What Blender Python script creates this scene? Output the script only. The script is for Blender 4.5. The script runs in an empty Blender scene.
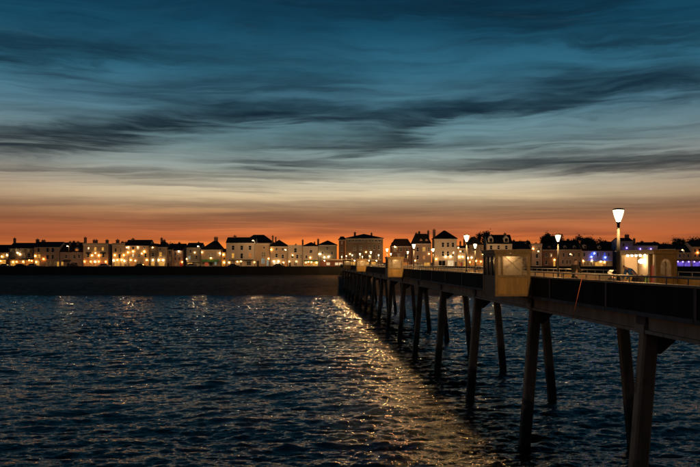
import bpy, bmesh, math, random
import numpy as np
from mathutils import Vector, Matrix

random.seed(11)
sc = bpy.context.scene
C = sc.collection
R = math.radians

# ------------------------------------------------------------------ camera
EYE = 9.6                      # metres above the water
F = 800.0                      # focal length in photo pixels (700 px wide)
HY = 262.4                     # horizon row of the photo
cam_d = bpy.data.cameras.new('camera')
cam = bpy.data.objects.new('camera', cam_d)
C.objects.link(cam)
cam.location = (0, 0, EYE)
cam.rotation_euler = (R(90), 0, 0)
cam_d.sensor_width = 36
cam_d.lens = 36 * F / 700
cam_d.shift_y = (HY - 233.5) / 700
cam_d.clip_start = 0.1
cam_d.clip_end = 12000
sc.camera = cam

# ------------------------------------------------------------------ colour management
sc.view_settings.view_transform = 'Standard'
sc.view_settings.look = 'None'
sc.view_settings.exposure = 0
sc.view_settings.gamma = 1
sc.cycles.use_denoising = True
sc.cycles.max_bounces = 6
sc.cycles.diffuse_bounces = 2
sc.cycles.glossy_bounces = 3
sc.cycles.transmission_bounces = 4
sc.cycles.sample_clamp_indirect = 6
sc.cycles.caustics_reflective = False
sc.cycles.caustics_refractive = False


def s2l(r, g, b):
    f = lambda c: (c / 255 / 12.92) if c / 255 <= .04045 else ((c / 255 + .055) / 1.055) ** 2.4
    return (f(r), f(g), f(b), 1)


# ------------------------------------------------------------------ sky
W = bpy.data.worlds.new('World')
sc.world = W
W.use_nodes = True
nt = W.node_tree
nt.nodes.clear()


class NB:
    """small helper for shader maths"""
    def __init__(self, nt):
        self.nt = nt

    def n(self, t, **kw):
        nd = self.nt.nodes.new(t)
        for k, v in kw.items():
            setattr(nd, k, v)
        return nd

    def put(self, sock, v):
        if isinstance(v, bpy.types.NodeSocket):
            self.nt.links.new(v, sock)
        else:
            sock.default_value = v

    def m(self, op, a, b=0.0, c=0.0, clamp=False):
        nd = self.n('ShaderNodeMath', operation=op)
        nd.use_clamp = clamp
        self.put(nd.inputs[0], a)
        self.put(nd.inputs[1], b)
        if op in ('MULTIPLY_ADD', 'SMOOTH_MIN', 'SMOOTH_MAX'):
            self.put(nd.inputs[2], c)
        return nd.outputs[0]

    def mix(self, f, a, b, mode='MIX'):
        nd = self.n('ShaderNodeMix', data_type='RGBA', blend_type=mode)
        self.put(nd.inputs[0], f)
        self.put(nd.inputs[6], a)
        self.put(nd.inputs[7], b)
        return nd.outputs[2]

    def vec(self, x, y, z=0.0):
        nd = self.n('ShaderNodeCombineXYZ')
        for i, v in enumerate((x, y, z)):
            self.put(nd.inputs[i], v)
        return nd.outputs[0]

    def noise(self, vec, scale, detail=6, rough=.55, dist=0.0):
        nd = self.n('ShaderNodeTexNoise')
        nd.inputs['Scale'].default_value = scale
        nd.inputs['Detail'].default_value = detail
        nd.inputs['Roughness'].default_value = rough
        nd.inputs['Distortion'].default_value = dist
        if vec is not None:
            self.nt.links.new(vec, nd.inputs['Vector'])
        return nd.outputs['Fac']

    def ramp(self, f, stops, interp='LINEAR'):
        nd = self.n('ShaderNodeValToRGB')
        cr = nd.color_ramp
        cr.interpolation = interp
        while len(cr.elements) < len(stops):
            cr.elements.new(.5)
        for e, (p, c) in zip(cr.elements, stops):
            e.position = p
            e.color = c if len(c) == 4 else (*c, 1)
        self.put(nd.inputs[0], f)
        return nd.outputs[0]

    def smooth(self, v, a, b):
        nd = self.n('ShaderNodeMapRange', interpolation_type='SMOOTHSTEP')
        self.put(nd.inputs[0], v)
        nd.inputs[1].default_value = a
        nd.inputs[2].default_value = b
        return nd.outputs[0]


nb = NB(nt)
tc = nb.n('ShaderNodeTexCoord')
sep = nb.n('ShaderNodeSeparateXYZ')
nt.links.new(tc.outputs['Generated'], sep.inputs[0])
dx, dy, dz = sep.outputs
hor = nb.m('SQRT', nb.m('ADD', nb.m('MULTIPLY', dx, dx), nb.m('ADD', nb.m('MULTIPLY', dy, dy), 1e-5)))
t = nb.m('MULTIPLY', nb.m('DIVIDE', dz, hor), 800)               # ~ photo pixels above the horizon
az = nb.m('MULTIPLY', nb.m('ARCTAN2', dx, dy), 820)              # ~ photo pixels right of the centre
tl = nb.m('LOGARITHM', nb.m('ADD', nb.m('MAXIMUM', t, 0), 45), math.e)     # cloud layers crowd towards the horizon
base_v = nb.vec(nb.m('MULTIPLY', az, .0030), nb.m('MULTIPLY', tl, 3.2))
warp = nb.noise(base_v, 1.3, 3, .5)
warp2 = nb.noise(nb.vec(nb.m('MULTIPLY', az, .0038), nb.m('MULTIPLY', tl, 4.0), 7.7), 1.8, 5, .6)
wy = nb.m('ADD', nb.m('MULTIPLY', nb.m('SUBTRACT', warp, .5), 1.7), nb.m('MULTIPLY', nb.m('SUBTRACT', warp2, .5), .55))
st_v = nb.vec(nb.m('MULTIPLY', az, .0022), nb.m('ADD', nb.m('MULTIPLY', tl, 5.6), wy), 1.3)
streak = nb.noise(st_v, 1.7, 9, .58, .35)
wisp = nb.noise(nb.vec(nb.m('MULTIPLY', az, .0065), nb.m('ADD', nb.m('MULTIPLY', tl, 19), nb.m('MULTIPLY', wy, 2.2)), 4.1), 1.2, 8, .58, .25)
# clear-sky colours
S = [(0, s2l(248, 126, 44)), (.055, s2l(252, 134, 50)), (.10, s2l(226, 118, 60)), (.15, s2l(198, 124, 78)), (.195, s2l(194, 150, 106)),
     (.245, s2l(222, 200, 160)), (.30, s2l(208, 202, 178)), (.36, s2l(158, 174, 168)), (.46, s2l(112, 146, 152)),
     (.58, s2l(80, 126, 144)), (.72, s2l(48, 104, 128)), (.87, s2l(22, 78, 104)), (1, s2l(12, 56, 80))]
col = nb.ramp(nb.m('DIVIDE', nb.m('MAXIMUM', t, 0), 265), S)
# the glow fades away from where the sun went down
azf = nb.smooth(nb.m('ABSOLUTE', nb.m('ADD', az, 0)), 40, 480)
low = nb.m('SUBTRACT', 1, nb.smooth(t, 40, 190))
dim = nb.m('MULTIPLY', azf, low)
col = nb.mix(nb.m('MULTIPLY', dim, .70), col, s2l(112, 62, 46))
# the eastern half of the dome: dusk blue-grey
back = nb.smooth(nb.m('MULTIPLY', dy, -1), -.35, .7)
col = nb.mix(back, col, nb.ramp(nb.m('MAXIMUM', dz, 0), [(0, s2l(50, 44, 46)), (.30, s2l(38, 40, 48)), (1, s2l(8, 28, 44))]))
# overhead it goes on to a deep blue
col = nb.mix(nb.smooth(dz, .33, .95), col, s2l(9, 46, 66))
# cloud sheets, dark against the afterglow
cl = nb.smooth(streak, .36, .74)
cl = nb.m('MULTIPLY', cl, nb.m('ADD', .5, nb.m('MULTIPLY', nb.smooth(wisp, .3, .65), .5)))
# named bands of cloud (centre az, centre height, half length, half thickness, tilt, strength)
bands = [(-205, 130, 150, 12, .15, 1.2), (-330, 116, 110, 9, .04, 1.0), (-20, 146, 170, 9, .03, .9), (-110, 156, 120, 8, -.02, .7), (120, 146, 130, 9, .14, .75), (60, 128, 80, 6, .22, .8),
         (250, 96, 260, 7, .0, 1.25), (330, 90, 200, 8, .0, .7), (-70, 98, 60, 7, -.04, 1.0), (-110, 84, 120, 4, .02, .5), (320, 168, 150, 13, -.05, .7), (190, 160, 120, 10, .08, .6), (240, 178, 90, 8, .05, .5),
         (-250, 204, 150, 17, -.02, .85), (-330, 190, 120, 8, .0, .5), (60, 252, 260, 16, .02, .5), (300, 212, 160, 13, -.06, .8), (190, 240, 120, 12, .1, .45), (-100, 176, 130, 9, .08, .55),
         (-260, 88, 130, 4, .0, .7), (-160, 76, 200, 3.5, .0, .4), (20, 40, 70, 7, -.05, .95), (-35, 32, 60, 5, .08, .75), (-70, 42, 60, 5, .03, .6), (90, 34, 60, 6, .06, .7), (205, 29, 46, 5, -.03, 1.1), (140, 46, 120, 6, .0, .6),
         (-170, 58, 330, 5, .01, .6), (260, 54, 240, 8, .0, .7), (-230, 41, 190, 5, -.02, .7), (-290, 24, 150, 5, 0, .6), (330, 22, 60, 3, .05, .9), (270, 16, 80, 3, -.03, .8), (-150, 24, 120, 3, .02, .5), (-110, 47, 70, 4, .06, 1.2), (-55, 43, 55, 4, -.06, 1.1), (40, 50, 70, 4, .03, .7), (110, 27, 60, 4, -.04, .7), (-200, 33, 90, 3, .02, .6), (10, 118, 180, 5, .04, .45), (150, 116, 160, 5, .03, .5)]
wv = nb.m('ADD', nb.m('MULTIPLY', nb.m('SUBTRACT', warp2, .5), 30), nb.m('MULTIPLY', nb.m('SUBTRACT', wisp, .5), 34))
wvs = nb.m('MULTIPLY', wv, nb.m('ADD', .25, nb.m('MULTIPLY', nb.smooth(t, 0, 170), 1.0)))
azw = nb.m('ADD', az, nb.m('MULTIPLY', nb.m('SUBTRACT', warp, .5), 160))
tw = nb.m('ADD', t, wvs)
acc = None
for (cx, cy, hl, ht, tilt, s) in bands:
    if cy < 62:
        s *= 1.25
    u = nb.m('DIVIDE', nb.m('SUBTRACT', azw, cx), hl)
    v = nb.m('DIVIDE', nb.m('SUBTRACT', nb.m('SUBTRACT', tw, cy), nb.m('MULTIPLY', nb.m('SUBTRACT', azw, cx), tilt)), ht)
    ht *= 1.0
    g = nb.m('MULTIPLY', nb.m('EXPONENT', nb.m('MULTIPLY', nb.m('ADD', nb.m('MULTIPLY', u, u), nb.m('MULTIPLY', v, v)), -1)), s)
    acc = g if acc is None else nb.m('ADD', acc, g)
cl = nb.m('ADD', nb.m('MULTIPLY', cl, nb.m('ADD', .10, nb.m('MULTIPLY', nb.smooth(t, 30, 130), .30))), nb.m('MULTIPLY', acc, nb.m('ADD', .35, nb.m('MULTIPLY', nb.smooth(wisp, .2, .8), .75))))
fine = nb.noise(nb.vec(nb.m('MULTIPLY', az, .011), nb.m('ADD', nb.m('MULTIPLY', tl, 26), nb.m('MULTIPLY', wy, 2.6)), 9.3), 1.3, 7, .6, .15)
cl = nb.m('MULTIPLY', cl, nb.m('ADD', .72, nb.m('MULTIPLY', nb.smooth(fine, .25, .75), .5)))
cl = nb.m('SUBTRACT', 1, nb.m('EXPONENT', nb.m('MULTIPLY', cl, -1.6)))
cl = nb.m('MULTIPLY', cl, nb.m('ADD', .62, nb.m('MULTIPLY', nb.smooth(t, 5, 120), .5)))
ccol = nb.ramp(nb.m('DIVIDE', nb.m('MAXIMUM', t, 0), 265), [(0, s2l(88, 42, 34)), (.16, s2l(92, 56, 46)), (.27, s2l(72, 66, 66)), (.36, s2l(36, 42, 48)), (.46, s2l(18, 32, 42)), (.6, s2l(10, 36, 52)), (1, s2l(2, 26, 42))])
ccol = nb.mix(back, ccol, s2l(30, 40, 54))
col = nb.mix(nb.m('MULTIPLY', cl, .96), col, ccol)
# thin bright veils between the sheets
veil = nb.m('MULTIPLY', nb.smooth(wisp, .52, .80), nb.smooth(t, 40, 110))
col = nb.mix(nb.m('MULTIPLY', veil, .10), col, nb.mix(.35, col, s2l(120, 165, 185)))
sky = nb.n('ShaderNodeTexSky', sky_type='NISHITA')
sky.sun_disc = False
sky.sun_elevation = R(-2.5)
sky.sun_rotation = R(-1)
bg = nb.n('ShaderNodeBackground')
nt.links.new(col, bg.inputs[0])
bg.inputs[1].default_value = 1.06
bg2 = nb.n('ShaderNodeBackground')
nt.links.new(sky.outputs[0], bg2.inputs[0])
bg2.inputs[1].default_value = .008
add = nb.n('ShaderNodeAddShader')
nt.links.new(bg.outputs[0], add.inputs[0])
nt.links.new(bg2.outputs[0], add.inputs[1])
wo = nb.n('ShaderNodeOutputWorld')
nt.links.new(add.outputs[0], wo.inputs[0])
W.cycles.sampling_method = 'MANUAL'
W.cycles.sample_map_resolution = 512

# the last of the sun, just under the skyline behind the town
sd = bpy.data.lights.new('sun', 'SUN')
sd.energy = .008
sd.angle = R(12)
sd.color = (1, .55, .28)
so = bpy.data.objects.new('sun', sd)
C.objects.link(so)
so.rotation_euler = (R(-88), 0, R(1))

# ------------------------------------------------------------------ materials
MATS = {}


def mat(name, col, rough=.8, var=.25, scale=3.0, bump=.0, metal=0.0, spec=.5, streak=False, col2=None, scale2=None):
    m = bpy.data.materials.new(name)
    m.use_nodes = True
    b = NB(m.node_tree)
    p = m.node_tree.nodes['Principled BSDF']
    geo = b.n('ShaderNodeNewGeometry')
    v = geo.outputs['Position']
    if streak:
        mp = b.n('ShaderNodeMapping')
        mp.inputs['Scale'].default_value = (1, 1, .18)
        m.node_tree.links.new(v, mp.inputs[0])
        v = mp.outputs[0]
    f = b.noise(v, scale, 6, .65)
    f2 = b.noise(v, scale * .17, 3, .5)
    ff = b.m('ADD', b.m('MULTIPLY', f, .6), b.m('MULTIPLY', f2, .4))
    c = tuple(col[:3])
    lo = tuple(x * (1 - var) for x in c) if col2 is None else tuple(col2[:3])
    hi = tuple(min(1, x * (1 + var * .6)) for x in c)
    out = b.ramp(b.smooth(ff, .34, .66), [(0, lo), (1, hi)])
    m.node_tree.links.new(out, p.inputs['Base Color'])
    p.inputs['Roughness'].default_value = rough
    p.inputs['Metallic'].default_value = metal
    p.inputs['Specular IOR Level'].default_value = spec
    if bump:
        bn = b.n('ShaderNodeBump')
        bn.inputs['Strength'].default_value = bump
        bn.inputs['Distance'].default_value = .05
        m.node_tree.links.new(f, bn.inputs['Height'])
        m.node_tree.links.new(bn.outputs[0], p.inputs['Normal'])
    MATS[name] = m
    return m


def emit(name, col, strength, base=(.05, .045, .04), var=0.0, vscale=1.5):
    m = bpy.data.materials.new(name)
    m.use_nodes = True
    b = NB(m.node_tree)
    p = m.node_tree.nodes['Principled BSDF']
    p.inputs['Base Color'].default_value = (*base, 1)
    p.inputs['Roughness'].default_value = .4
    if var:
        geo = b.n('ShaderNodeNewGeometry')
        f = b.noise(geo.outputs['Position'], vscale, 3, .6)
        out = b.ramp(b.smooth(f, .32, .68), [(0, tuple(x * (1 - var) for x in col)), (1, col)])
        m.node_tree.links.new(out, p.inputs['Emission Color'])
    else:
        p.inputs['Emission Color'].default_value = (*col, 1)
    p.inputs['Emission Strength'].default_value = strength
    MATS[name] = m
    return m


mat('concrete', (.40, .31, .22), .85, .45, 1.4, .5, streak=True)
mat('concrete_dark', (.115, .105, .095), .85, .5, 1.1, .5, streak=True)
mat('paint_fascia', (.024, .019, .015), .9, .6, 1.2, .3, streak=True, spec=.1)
mat('deck_stone', (.24, .20, .16), .8, .35, 1.2, .3)
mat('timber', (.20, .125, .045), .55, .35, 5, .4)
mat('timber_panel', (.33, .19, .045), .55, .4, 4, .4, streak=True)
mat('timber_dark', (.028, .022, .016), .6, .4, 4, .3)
mat('steel_grey', (.24, .24, .24), .45, .25, 6, .1, metal=.4)
mat('steel_dark', (.05, .05, .055), .4, .3, 6, .1, metal=.5)
mat('post_white', (.085, .08, .07), .4, .2, 5, .1)
mat('roof_slate', (.016, .015, .016), .9, .4, 1.2, .4, spec=.15)
mat('roof_tile', (.040, .020, .015), .9, .4, 1.4, .4, spec=.15)
mat('wall_cream', (.50, .37, .25), .85, .16, .5, .2)
mat('wall_white', (.58, .48, .37), .85, .14, .5, .2)
mat('wall_grey', (.34, .31, .25), .85, .2, .5, .2)
mat('wall_brick', (.24, .13, .09), .9, .3, 2.5, .4)
mat('wall_brown', (.26, .19, .13), .9, .25, 1.5, .3)
mat('wall_pink', (.40, .28, .22), .85, .16, .5, .2)
mat('wall_lilac', (.40, .33, .46), .85, .16, .5, .2)
mat('wall_red', (.26, .10, .07), .85, .25, 1.5, .2)
mat('frame_white', (.60, .58, .54), .5, .1, 3)
mat('frame_dark', (.03, .028, .026), .5, .2, 3)
mat('trim', (.60, .56, .50), .7, .12, 1)
mat('awning_green', (.06, .20, .05), .8, .3, 2)
mat('awning_dark', (.035, .03, .03), .8, .3, 2)
mat('awning_red', (.35, .05, .03), .8, .3, 2)
mat('awning_cream', (.55, .50, .42), .8, .2, 2)
mat('door_dark', (.03, .025, .022), .5, .3, 2)
mat('shingle', (.15, .09, .05), .95, .55, 3.0, 1.0)
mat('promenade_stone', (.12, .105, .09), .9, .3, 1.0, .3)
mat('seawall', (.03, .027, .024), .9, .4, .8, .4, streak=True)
mat('land', (.05, .05, .04), .95, .4, .2)
mat('bark', (.03, .024, .018), .9, .4, 3, .5)
mat('leaf', (.035, .045, .022), .7, .5, 1.0)
mat('car_light', (.35, .35, .36), .3, .1, 3, 0, .3)
mat('car_dark', (.03, .03, .035), .3, .1, 3, 0, .3)
mat('car_red', (.22, .03, .025), .3, .1, 3, 0, .3)
mat('rubber', (.015, .015, .015), .9, .2, 3)
mat('skin', (.45, .27, .19), .6, .12, 8)
mat('hair', (.025, .018, .012), .7, .3, 30)
mat('jacket_blue', (.035, .12, .32), .8, .25, 6, .2)
mat('jacket_olive', (.035, .028, .015), .85, .3, 6, .2)
mat('jacket_dark', (.02, .02, .024), .85, .3, 6, .2)
mat('trousers_dark', (.018, .018, .024), .85, .3, 6, .2)
mat('trousers_tan', (.26, .19, .11), .85, .3, 6, .2)
mat('cap_white', (.75, .75, .74), .8, .1, 8)
mat('bag_green', (.28, .62, .03), .6, .2, 6, .2)
mat('bag_dark', (.05, .035, .03), .7, .3, 6, .2)
mat('rope_orange', (.30, .07, .02), .7, .2, 20)
mat('board_red', (.60, .06, .03), .5, .15, 4)
m = emit('bowl', (1.0, .80, .50), 1.7)
b = NB(m.node_tree)          # frosted glass: glows, and lets the bulb's light out
trb = b.n('ShaderNodeBsdfTransparent')
trb.inputs[0].default_value = (.85, .8, .7, 1)
adb = b.n('ShaderNodeAddShader')
emb = b.n('ShaderNodeEmission')
emb.inputs[0].default_value = (1.0, .80, .50, 1)
emb.inputs[1].default_value = 1.5
m.node_tree.links.new(emb.outputs[0], adb.inputs[0])
m.node_tree.links.new(trb.outputs[0], adb.inputs[1])
m.node_tree.links.new(adb.outputs[0], m.node_tree.nodes['Material Output'].inputs[0])
emit('globe_warm', (1.0, .44, .09), 40)
emit('globe_white', (1.0, .66, .30), 38)
emit('globe_orange', (1.0, .28, .04), 36)
emit('globe_blue', (.06, .13, 1.0), 60)
emit('globe_violet', (.30, .20, 1.0), 9)
emit('globe_soft', (1.0, .48, .14), 15)
emit('win_yellow', (1.0, .46, .07), .85, var=.5)
emit('win_orange', (1.0, .28, .035), .55, var=.6)
emit('win_red', (.8, .12, .04), .55, var=.4)
emit('win_white', (1.0, .72, .40), .95, var=.35)
emit('win_dim', (.9, .45, .15), .16, var=.8)
emit('win_pale', (.62, .74, .60), .32, var=.4)
emit('win_blue', (.06, .12, 1.0), 1.1, var=.6)
emit('win_violet', (.25, .14, 1.0), .7, var=.7, vscale=.8)
emit('spot', (1.0, .70, .36), 95)
emit('strip', (1.0, .70, .36), 40)

# dark window glass
m = bpy.data.materials.new('glass_dark')
m.use_nodes = True
p = m.node_tree.nodes['Principled BSDF']
p.inputs['Base Color'].default_value = (.012, .012, .014, 1)
p.inputs['Roughness'].default_value = .12
MATS['glass_dark'] = m
# clear shelter glass
m = bpy.data.materials.new('glass_clear')
m.use_nodes = True
b = NB(m.node_tree)
n = m.node_tree.nodes
n.remove(n['Principled BSDF'])
tr = b.n('ShaderNodeBsdfTransparent')
tr.inputs[0].default_value = (.86, .84, .80, 1)
gl = b.n('ShaderNodeBsdfGlossy')
gl.inputs['Roughness'].default_value = .08
fr = b.n('ShaderNodeFresnel')
fr.inputs[0].default_value = 1.45
geo = b.n('ShaderNodeNewGeometry')
di = b.n('ShaderNodeBsdfDiffuse')
di.inputs[0].default_value = (.7, .62, .5, 1)
mx = b.n('ShaderNodeMixShader')
m.node_tree.links.new(fr.outputs[0], mx.inputs[0])
m.node_tree.links.new(tr.outputs[0], mx.inputs[1])
m.node_tree.links.new(gl.outputs[0], mx.inputs[2])
mx2 = b.n('ShaderNodeMixShader')
sf = b.noise(geo.outputs['Position'], 5, 5, .7)
m.node_tree.links.new(b.m('MULTIPLY', b.smooth(sf, .35, .8), .35), mx2.inputs[0])
m.node_tree.links.new(mx.outputs[0], mx2.inputs[1])
m.node_tree.links.new(di.outputs[0], mx2.inputs[2])
m.node_tree.links.new(mx2.outputs[0], n['Material Output'].inputs[0])
MATS['glass_clear'] = m

# legs: concrete with a weed-dark wet foot that ends raggedly
m = mat('pile', (.40, .25, .14), .8, .5, 1.6, .7, streak=True)
b = NB(m.node_tree)
p = m.node_tree.nodes['Principled BSDF']
geo = b.n('ShaderNodeNewGeometry')
sp = b.n('ShaderNodeSeparateXYZ')
m.node_tree.links.new(geo.outputs['Position'], sp.inputs[0])
wn = b.noise(geo.outputs['Position'], 2.2, 5, .65)
h = b.m('ADD', sp.outputs[2], b.m('MULTIPLY', b.m('SUBTRACT', wn, .5), 2.4))
old = p.inputs['Base Color'].links[0].from_socket
o1 = b.mix(b.smooth(h, 1.7, 2.7), (.022, .024, .016, 1), old)
rust = b.noise(geo.outputs['Position'], .9, 4, .6)
o1 = b.mix(b.m('MULTIPLY', b.smooth(rust, .56, .70), .6), o1, (.10, .045, .02, 1))
m.node_tree.links.new(o1, p.inputs['Base Color'])

# water
m = bpy.data.materials.new('water')
m.use_nodes = True
b = NB(m.node_tree)
p = m.node_tree.nodes['Principled BSDF']
p.inputs['Base Color'].default_value = (.0004, .0016, .0022, 1)
p.inputs['Roughness'].default_value = .085
p.inputs['IOR'].default_value = 1.333
geo = b.n('ShaderNodeNewGeometry')
mp = b.n('ShaderNodeMapping')
mp.inputs['Scale'].default_value = (1.0, 1.7, 1)
mp.inputs['Rotation'].default_value = (0, 0, .25)
m.node_tree.links.new(geo.outputs['Position'], mp.inputs[0])
n1 = b.noise(mp.outputs[0], 2.0, 3, .55, .4)
n2 = b.noise(mp.outputs[0], 7, 2, .5, .3)
bn = b.n('ShaderNodeBump')
bn.inputs['Strength'].default_value = 1.0
bn.inputs['Distance'].default_value = .10
m.node_tree.links.new(b.m('ADD', n1, b.m('MULTIPLY', n2, .22)), bn.inputs['Height'])
m.node_tree.links.new(bn.outputs[0], p.inputs['Normal'])
MATS['water'] = m


# ------------------------------------------------------------------ mesh helpers
class MB:
    def __init__(self):
        self.v = []
        self.f = []

    def add(self, vs, fs):
        o = len(self.v)
        self.v += [tuple(x) for x in vs]
        self.f += [tuple(i + o for i in f) for f in fs]
        return self

    def box(self, x0, x1, y0, y1, z0, z1):
        vs = [(x0, y0, z0), (x1, y0, z0), (x1, y1, z0), (x0, y1, z0), (x0, y0, z1), (x1, y0, z1), (x1, y1, z1), (x0, y1, z1)]
        return self.add(vs, [(0, 3, 2, 1), (4, 5, 6, 7), (0, 1, 5, 4), (1, 2, 6, 5), (2, 3, 7, 6), (3, 0, 4, 7)])

    def hexa(self, bot, top):
        vs = list(bot) + list(top)
        k = len(bot)
        fs = [tuple(reversed(range(k))), tuple(range(k, 2 * k))]
        fs += [(i, (i + 1) % k, k + (i + 1) % k, k + i) for i in range(k)]
        return self.add(vs, fs)

    def prism_y(self, pts, y0, y1):
        """pts: (x, z) outline, counter-clockwise seen from -y"""
        k = len(pts)
        vs = [(x, y0, z) for x, z in pts] + [(x, y1, z) for x, z in pts]
        fs = [tuple(range(k)), tuple(reversed(range(k, 2 * k)))]
        fs += [((i + 1) % k, i, k + i, k + (i + 1) % k) for i in range(k)]
        return self.add(vs, fs)

    def prism_x(self, pts, x0, x1):
        k = len(pts)
        vs = [(x0, y, z) for y, z in pts] + [(x1, y, z) for y, z in pts]
        fs = [tuple(reversed(range(k))), tuple(range(k, 2 * k))]
        fs += [(i, (i + 1) % k, k + (i + 1) % k, k + i) for i in range(k)]
        return self.add(vs, fs)

    def lathe(self, prof, n=12, c=(0, 0, 0)):
        vs, fs = [], []
        for (r, z) in prof:
            for i in range(n):
                a = 2 * math.pi * i / n
                vs.append((c[0] + r * math.cos(a), c[1] + r * math.sin(a), c[2] + z))
        for j in range(len(prof) - 1):
            for i in range(n):
                i2 = (i + 1) % n
                fs.append((j * n + i, j * n + i2, (j + 1) * n + i2, (j + 1) * n + i))
        fs.append(tuple(reversed(range(n))))
        fs.append(tuple(range((len(prof) - 1) * n, len(prof) * n)))
        return self.add(vs, fs)

    def tube(self, p0, p1, r0, r1=None, n=8):
        r1 = r0 if r1 is None else r1
        p0, p1 = Vector(p0), Vector(p1)
        d = (p1 - p0).normalized()
        a = d.orthogonal().normalized()
        c = d.cross(a)
        vs = []
        for p, r in ((p0, r0), (p1, r1)):
            for i in range(n):
                w = 2 * math.pi * i / n
                vs.append(p + (a * math.cos(w) + c * math.sin(w)) * r)
        fs = [(i, (i + 1) % n, n + (i + 1) % n, n + i) for i in range(n)]
        fs += [tuple(reversed(range(n))), tuple(range(n, 2 * n))]
        return self.add(vs, fs)

    def mesh(self, name, smooth=False):
        me = bpy.data.meshes.new(name)
        me.from_pydata(self.v, [], self.f)
        if smooth:
            for q in me.polygons:
                q.use_smooth = True
        me.update()
        return me

    def build(self, name, m, parent=None, smooth=False):
        return link(name, self.mesh(name, smooth), m, parent)


def link(name, me, m, parent=None):
    o = bpy.data.objects.new(name, me)
    if m is not None and not me.materials:
        me.materials.append(MATS[m])
    C.objects.link(o)
    if parent is not None:
        o.parent = parent
    return o


def box(name, x0, x1, y0, y1, z0, z1, m, parent=None):
    return MB().box(x0, x1, y0, y1, z0, z1).build(name, m, parent)


def tag(o, label, cat, group=None):
    o['label'] = label
    o['category'] = cat
    if group:
        o['group'] = group
    return o


def thing(name, label, cat, loc=(0, 0, 0), rz=0, group=None):
    o = bpy.data.objects.new(name, None)
    o.empty_display_size = .3
    C.objects.link(o)
    o.location = loc
    o.rotation_euler = (0, 0, rz)
    return tag(o, label, cat, group)


def dup(root, loc, rz=None, label=None):
    def rec(o, par):
        c = o.copy()
        C.objects.link(c)
        c.parent = par
        for ch in o.children:
            rec(ch, c)
        return c
    r = rec(root, None)
    r.location = loc
    if rz is not None:
        r.rotation_euler = (0, 0, rz)
    if label:
        r['label'] = label
    return r


def structure(o):
    o['kind'] = 'structure'
    return o


# ------------------------------------------------------------------ the sea: two wave fields of real geometry
def wave_tile(n, size, seed, wind, wdir, amp):
    rng = np.random.default_rng(seed)
    k1 = 2 * np.pi * np.fft.fftfreq(n, size / n)
    kx, ky = np.meshgrid(k1, k1)
    k = np.sqrt(kx ** 2 + ky ** 2)
    k[0, 0] = 1e-6
    L = wind ** 2 / 9.81
    cosf = (kx * math.cos(wdir) + ky * math.sin(wdir)) / k
    P = np.exp(-1 / (k * L) ** 2) / k ** 4 * (.05 + .95 * cosf ** 4) * np.exp(-(k * size / n * 1.0) ** 2)
    P[0, 0] = 0
    Hk = np.sqrt(P) * (rng.normal(size=(n, n)) + 1j * rng.normal(size=(n, n)))
    h = np.real(np.fft.ifft2(Hk))
    sx = np.real(np.fft.ifft2(-1j * kx / k * Hk))
    sy = np.real(np.fft.ifft2(-1j * ky / k * Hk))
    s = amp / h.std()
    return h * s, sx * s, sy * s


def sample(tile, size, x, y):
    n = tile.shape[0]
    u = (x / size * n) % n
    v = (y / size * n) % n
    i = np.floor(u).astype(int)
    j = np.floor(v).astype(int)
    fu, fv = u - i, v - j
    i %= n
    j %= n
    i2, j2 = (i + 1) % n, (j + 1) % n
    return (tile[j, i] * (1 - fu) * (1 - fv) + tile[j, i2] * fu * (1 - fv) + tile[j2, i] * (1 - fu) * fv + tile[j2, i2] * fu * fv)


SHORE = 235.0
rows, cols = 860, 760
tt = np.linspace(0, 1, rows)
Y = 22 * (275 / 22) ** tt
U = np.linspace(-.62, .62, cols)
YY, UU = np.meshgrid(Y, U, indexing='ij')
XX = UU * (YY + 6)
gt = wave_tile(256, 190.0, 40, 14.0, R(70), 1.0)[0]
GUST = sample(gt, 190.0, XX * .55, YY)
hx, hy, hz = np.zeros_like(XX), np.zeros_like(XX), np.zeros_like(XX)
for (size, seed, wind, wd, amp, rot) in ((83.0, 3, 4.6, 80, .062, 0.0), (27.3, 8, 2.1, 104, .046, .5), (11.7, 21, 1.15, 85, .0165, -.9)):
    T = wave_tile(512, size, seed, wind, R(wd) - rot, amp)
    gust = 1.0 if size > 50 else np.clip(1.05 + .20 * GUST, .6, 1.6)
    ca, sa = math.cos(rot), math.sin(rot)
    xr, yr = XX * ca + YY * sa, -XX * sa + YY * ca
    ex, ey = sample(T[1], size, xr, yr) * gust, sample(T[2], size, xr, yr) * gust
    hz += sample(T[0], size, xr, yr) * gust
    hx += ca * ex - sa * ey
    hy += sa * ex + ca * ey
edge = np.clip((.62 - np.abs(UU)) / .05, 0, 1) * np.clip((YY - 22) / 3, 0, 1) * np.clip((275 - YY) / 20, 0, 1)
co = np.stack([XX + hx * 1.15 * edge, YY + hy * 1.15 * edge, hz * edge], -1).reshape(-1, 3)
idx = np.arange(rows * cols).reshape(rows, cols)
q = np.stack([idx[:-1, :-1], idx[:-1, 1:], idx[1:, 1:], idx[1:, :-1]], -1).reshape(-1, 4)
me = bpy.data.meshes.new('sea')
me.vertices.add(len(co))
me.vertices.foreach_set('co', co.astype(np.float32).ravel())
me.loops.add(q.size)
me.loops.foreach_set('vertex_index', q.astype(np.int32).ravel())
me.polygons.add(len(q))
me.polygons.foreach_set('loop_start', np.arange(0, q.size, 4, dtype=np.int32))
me.polygons.foreach_set('use_smooth', np.ones(len(q), dtype=bool))
me.update(calc_edges=True)
structure(link('sea', me, 'water'))
far = MB()
far.add([(-4000, -3000, -.35), (4000, -3000, -.35), (4000, 300, -.35), (-4000, 300, -.35)], [(0, 1, 2, 3)])
structure(far.build('open_water', 'water'))

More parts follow.
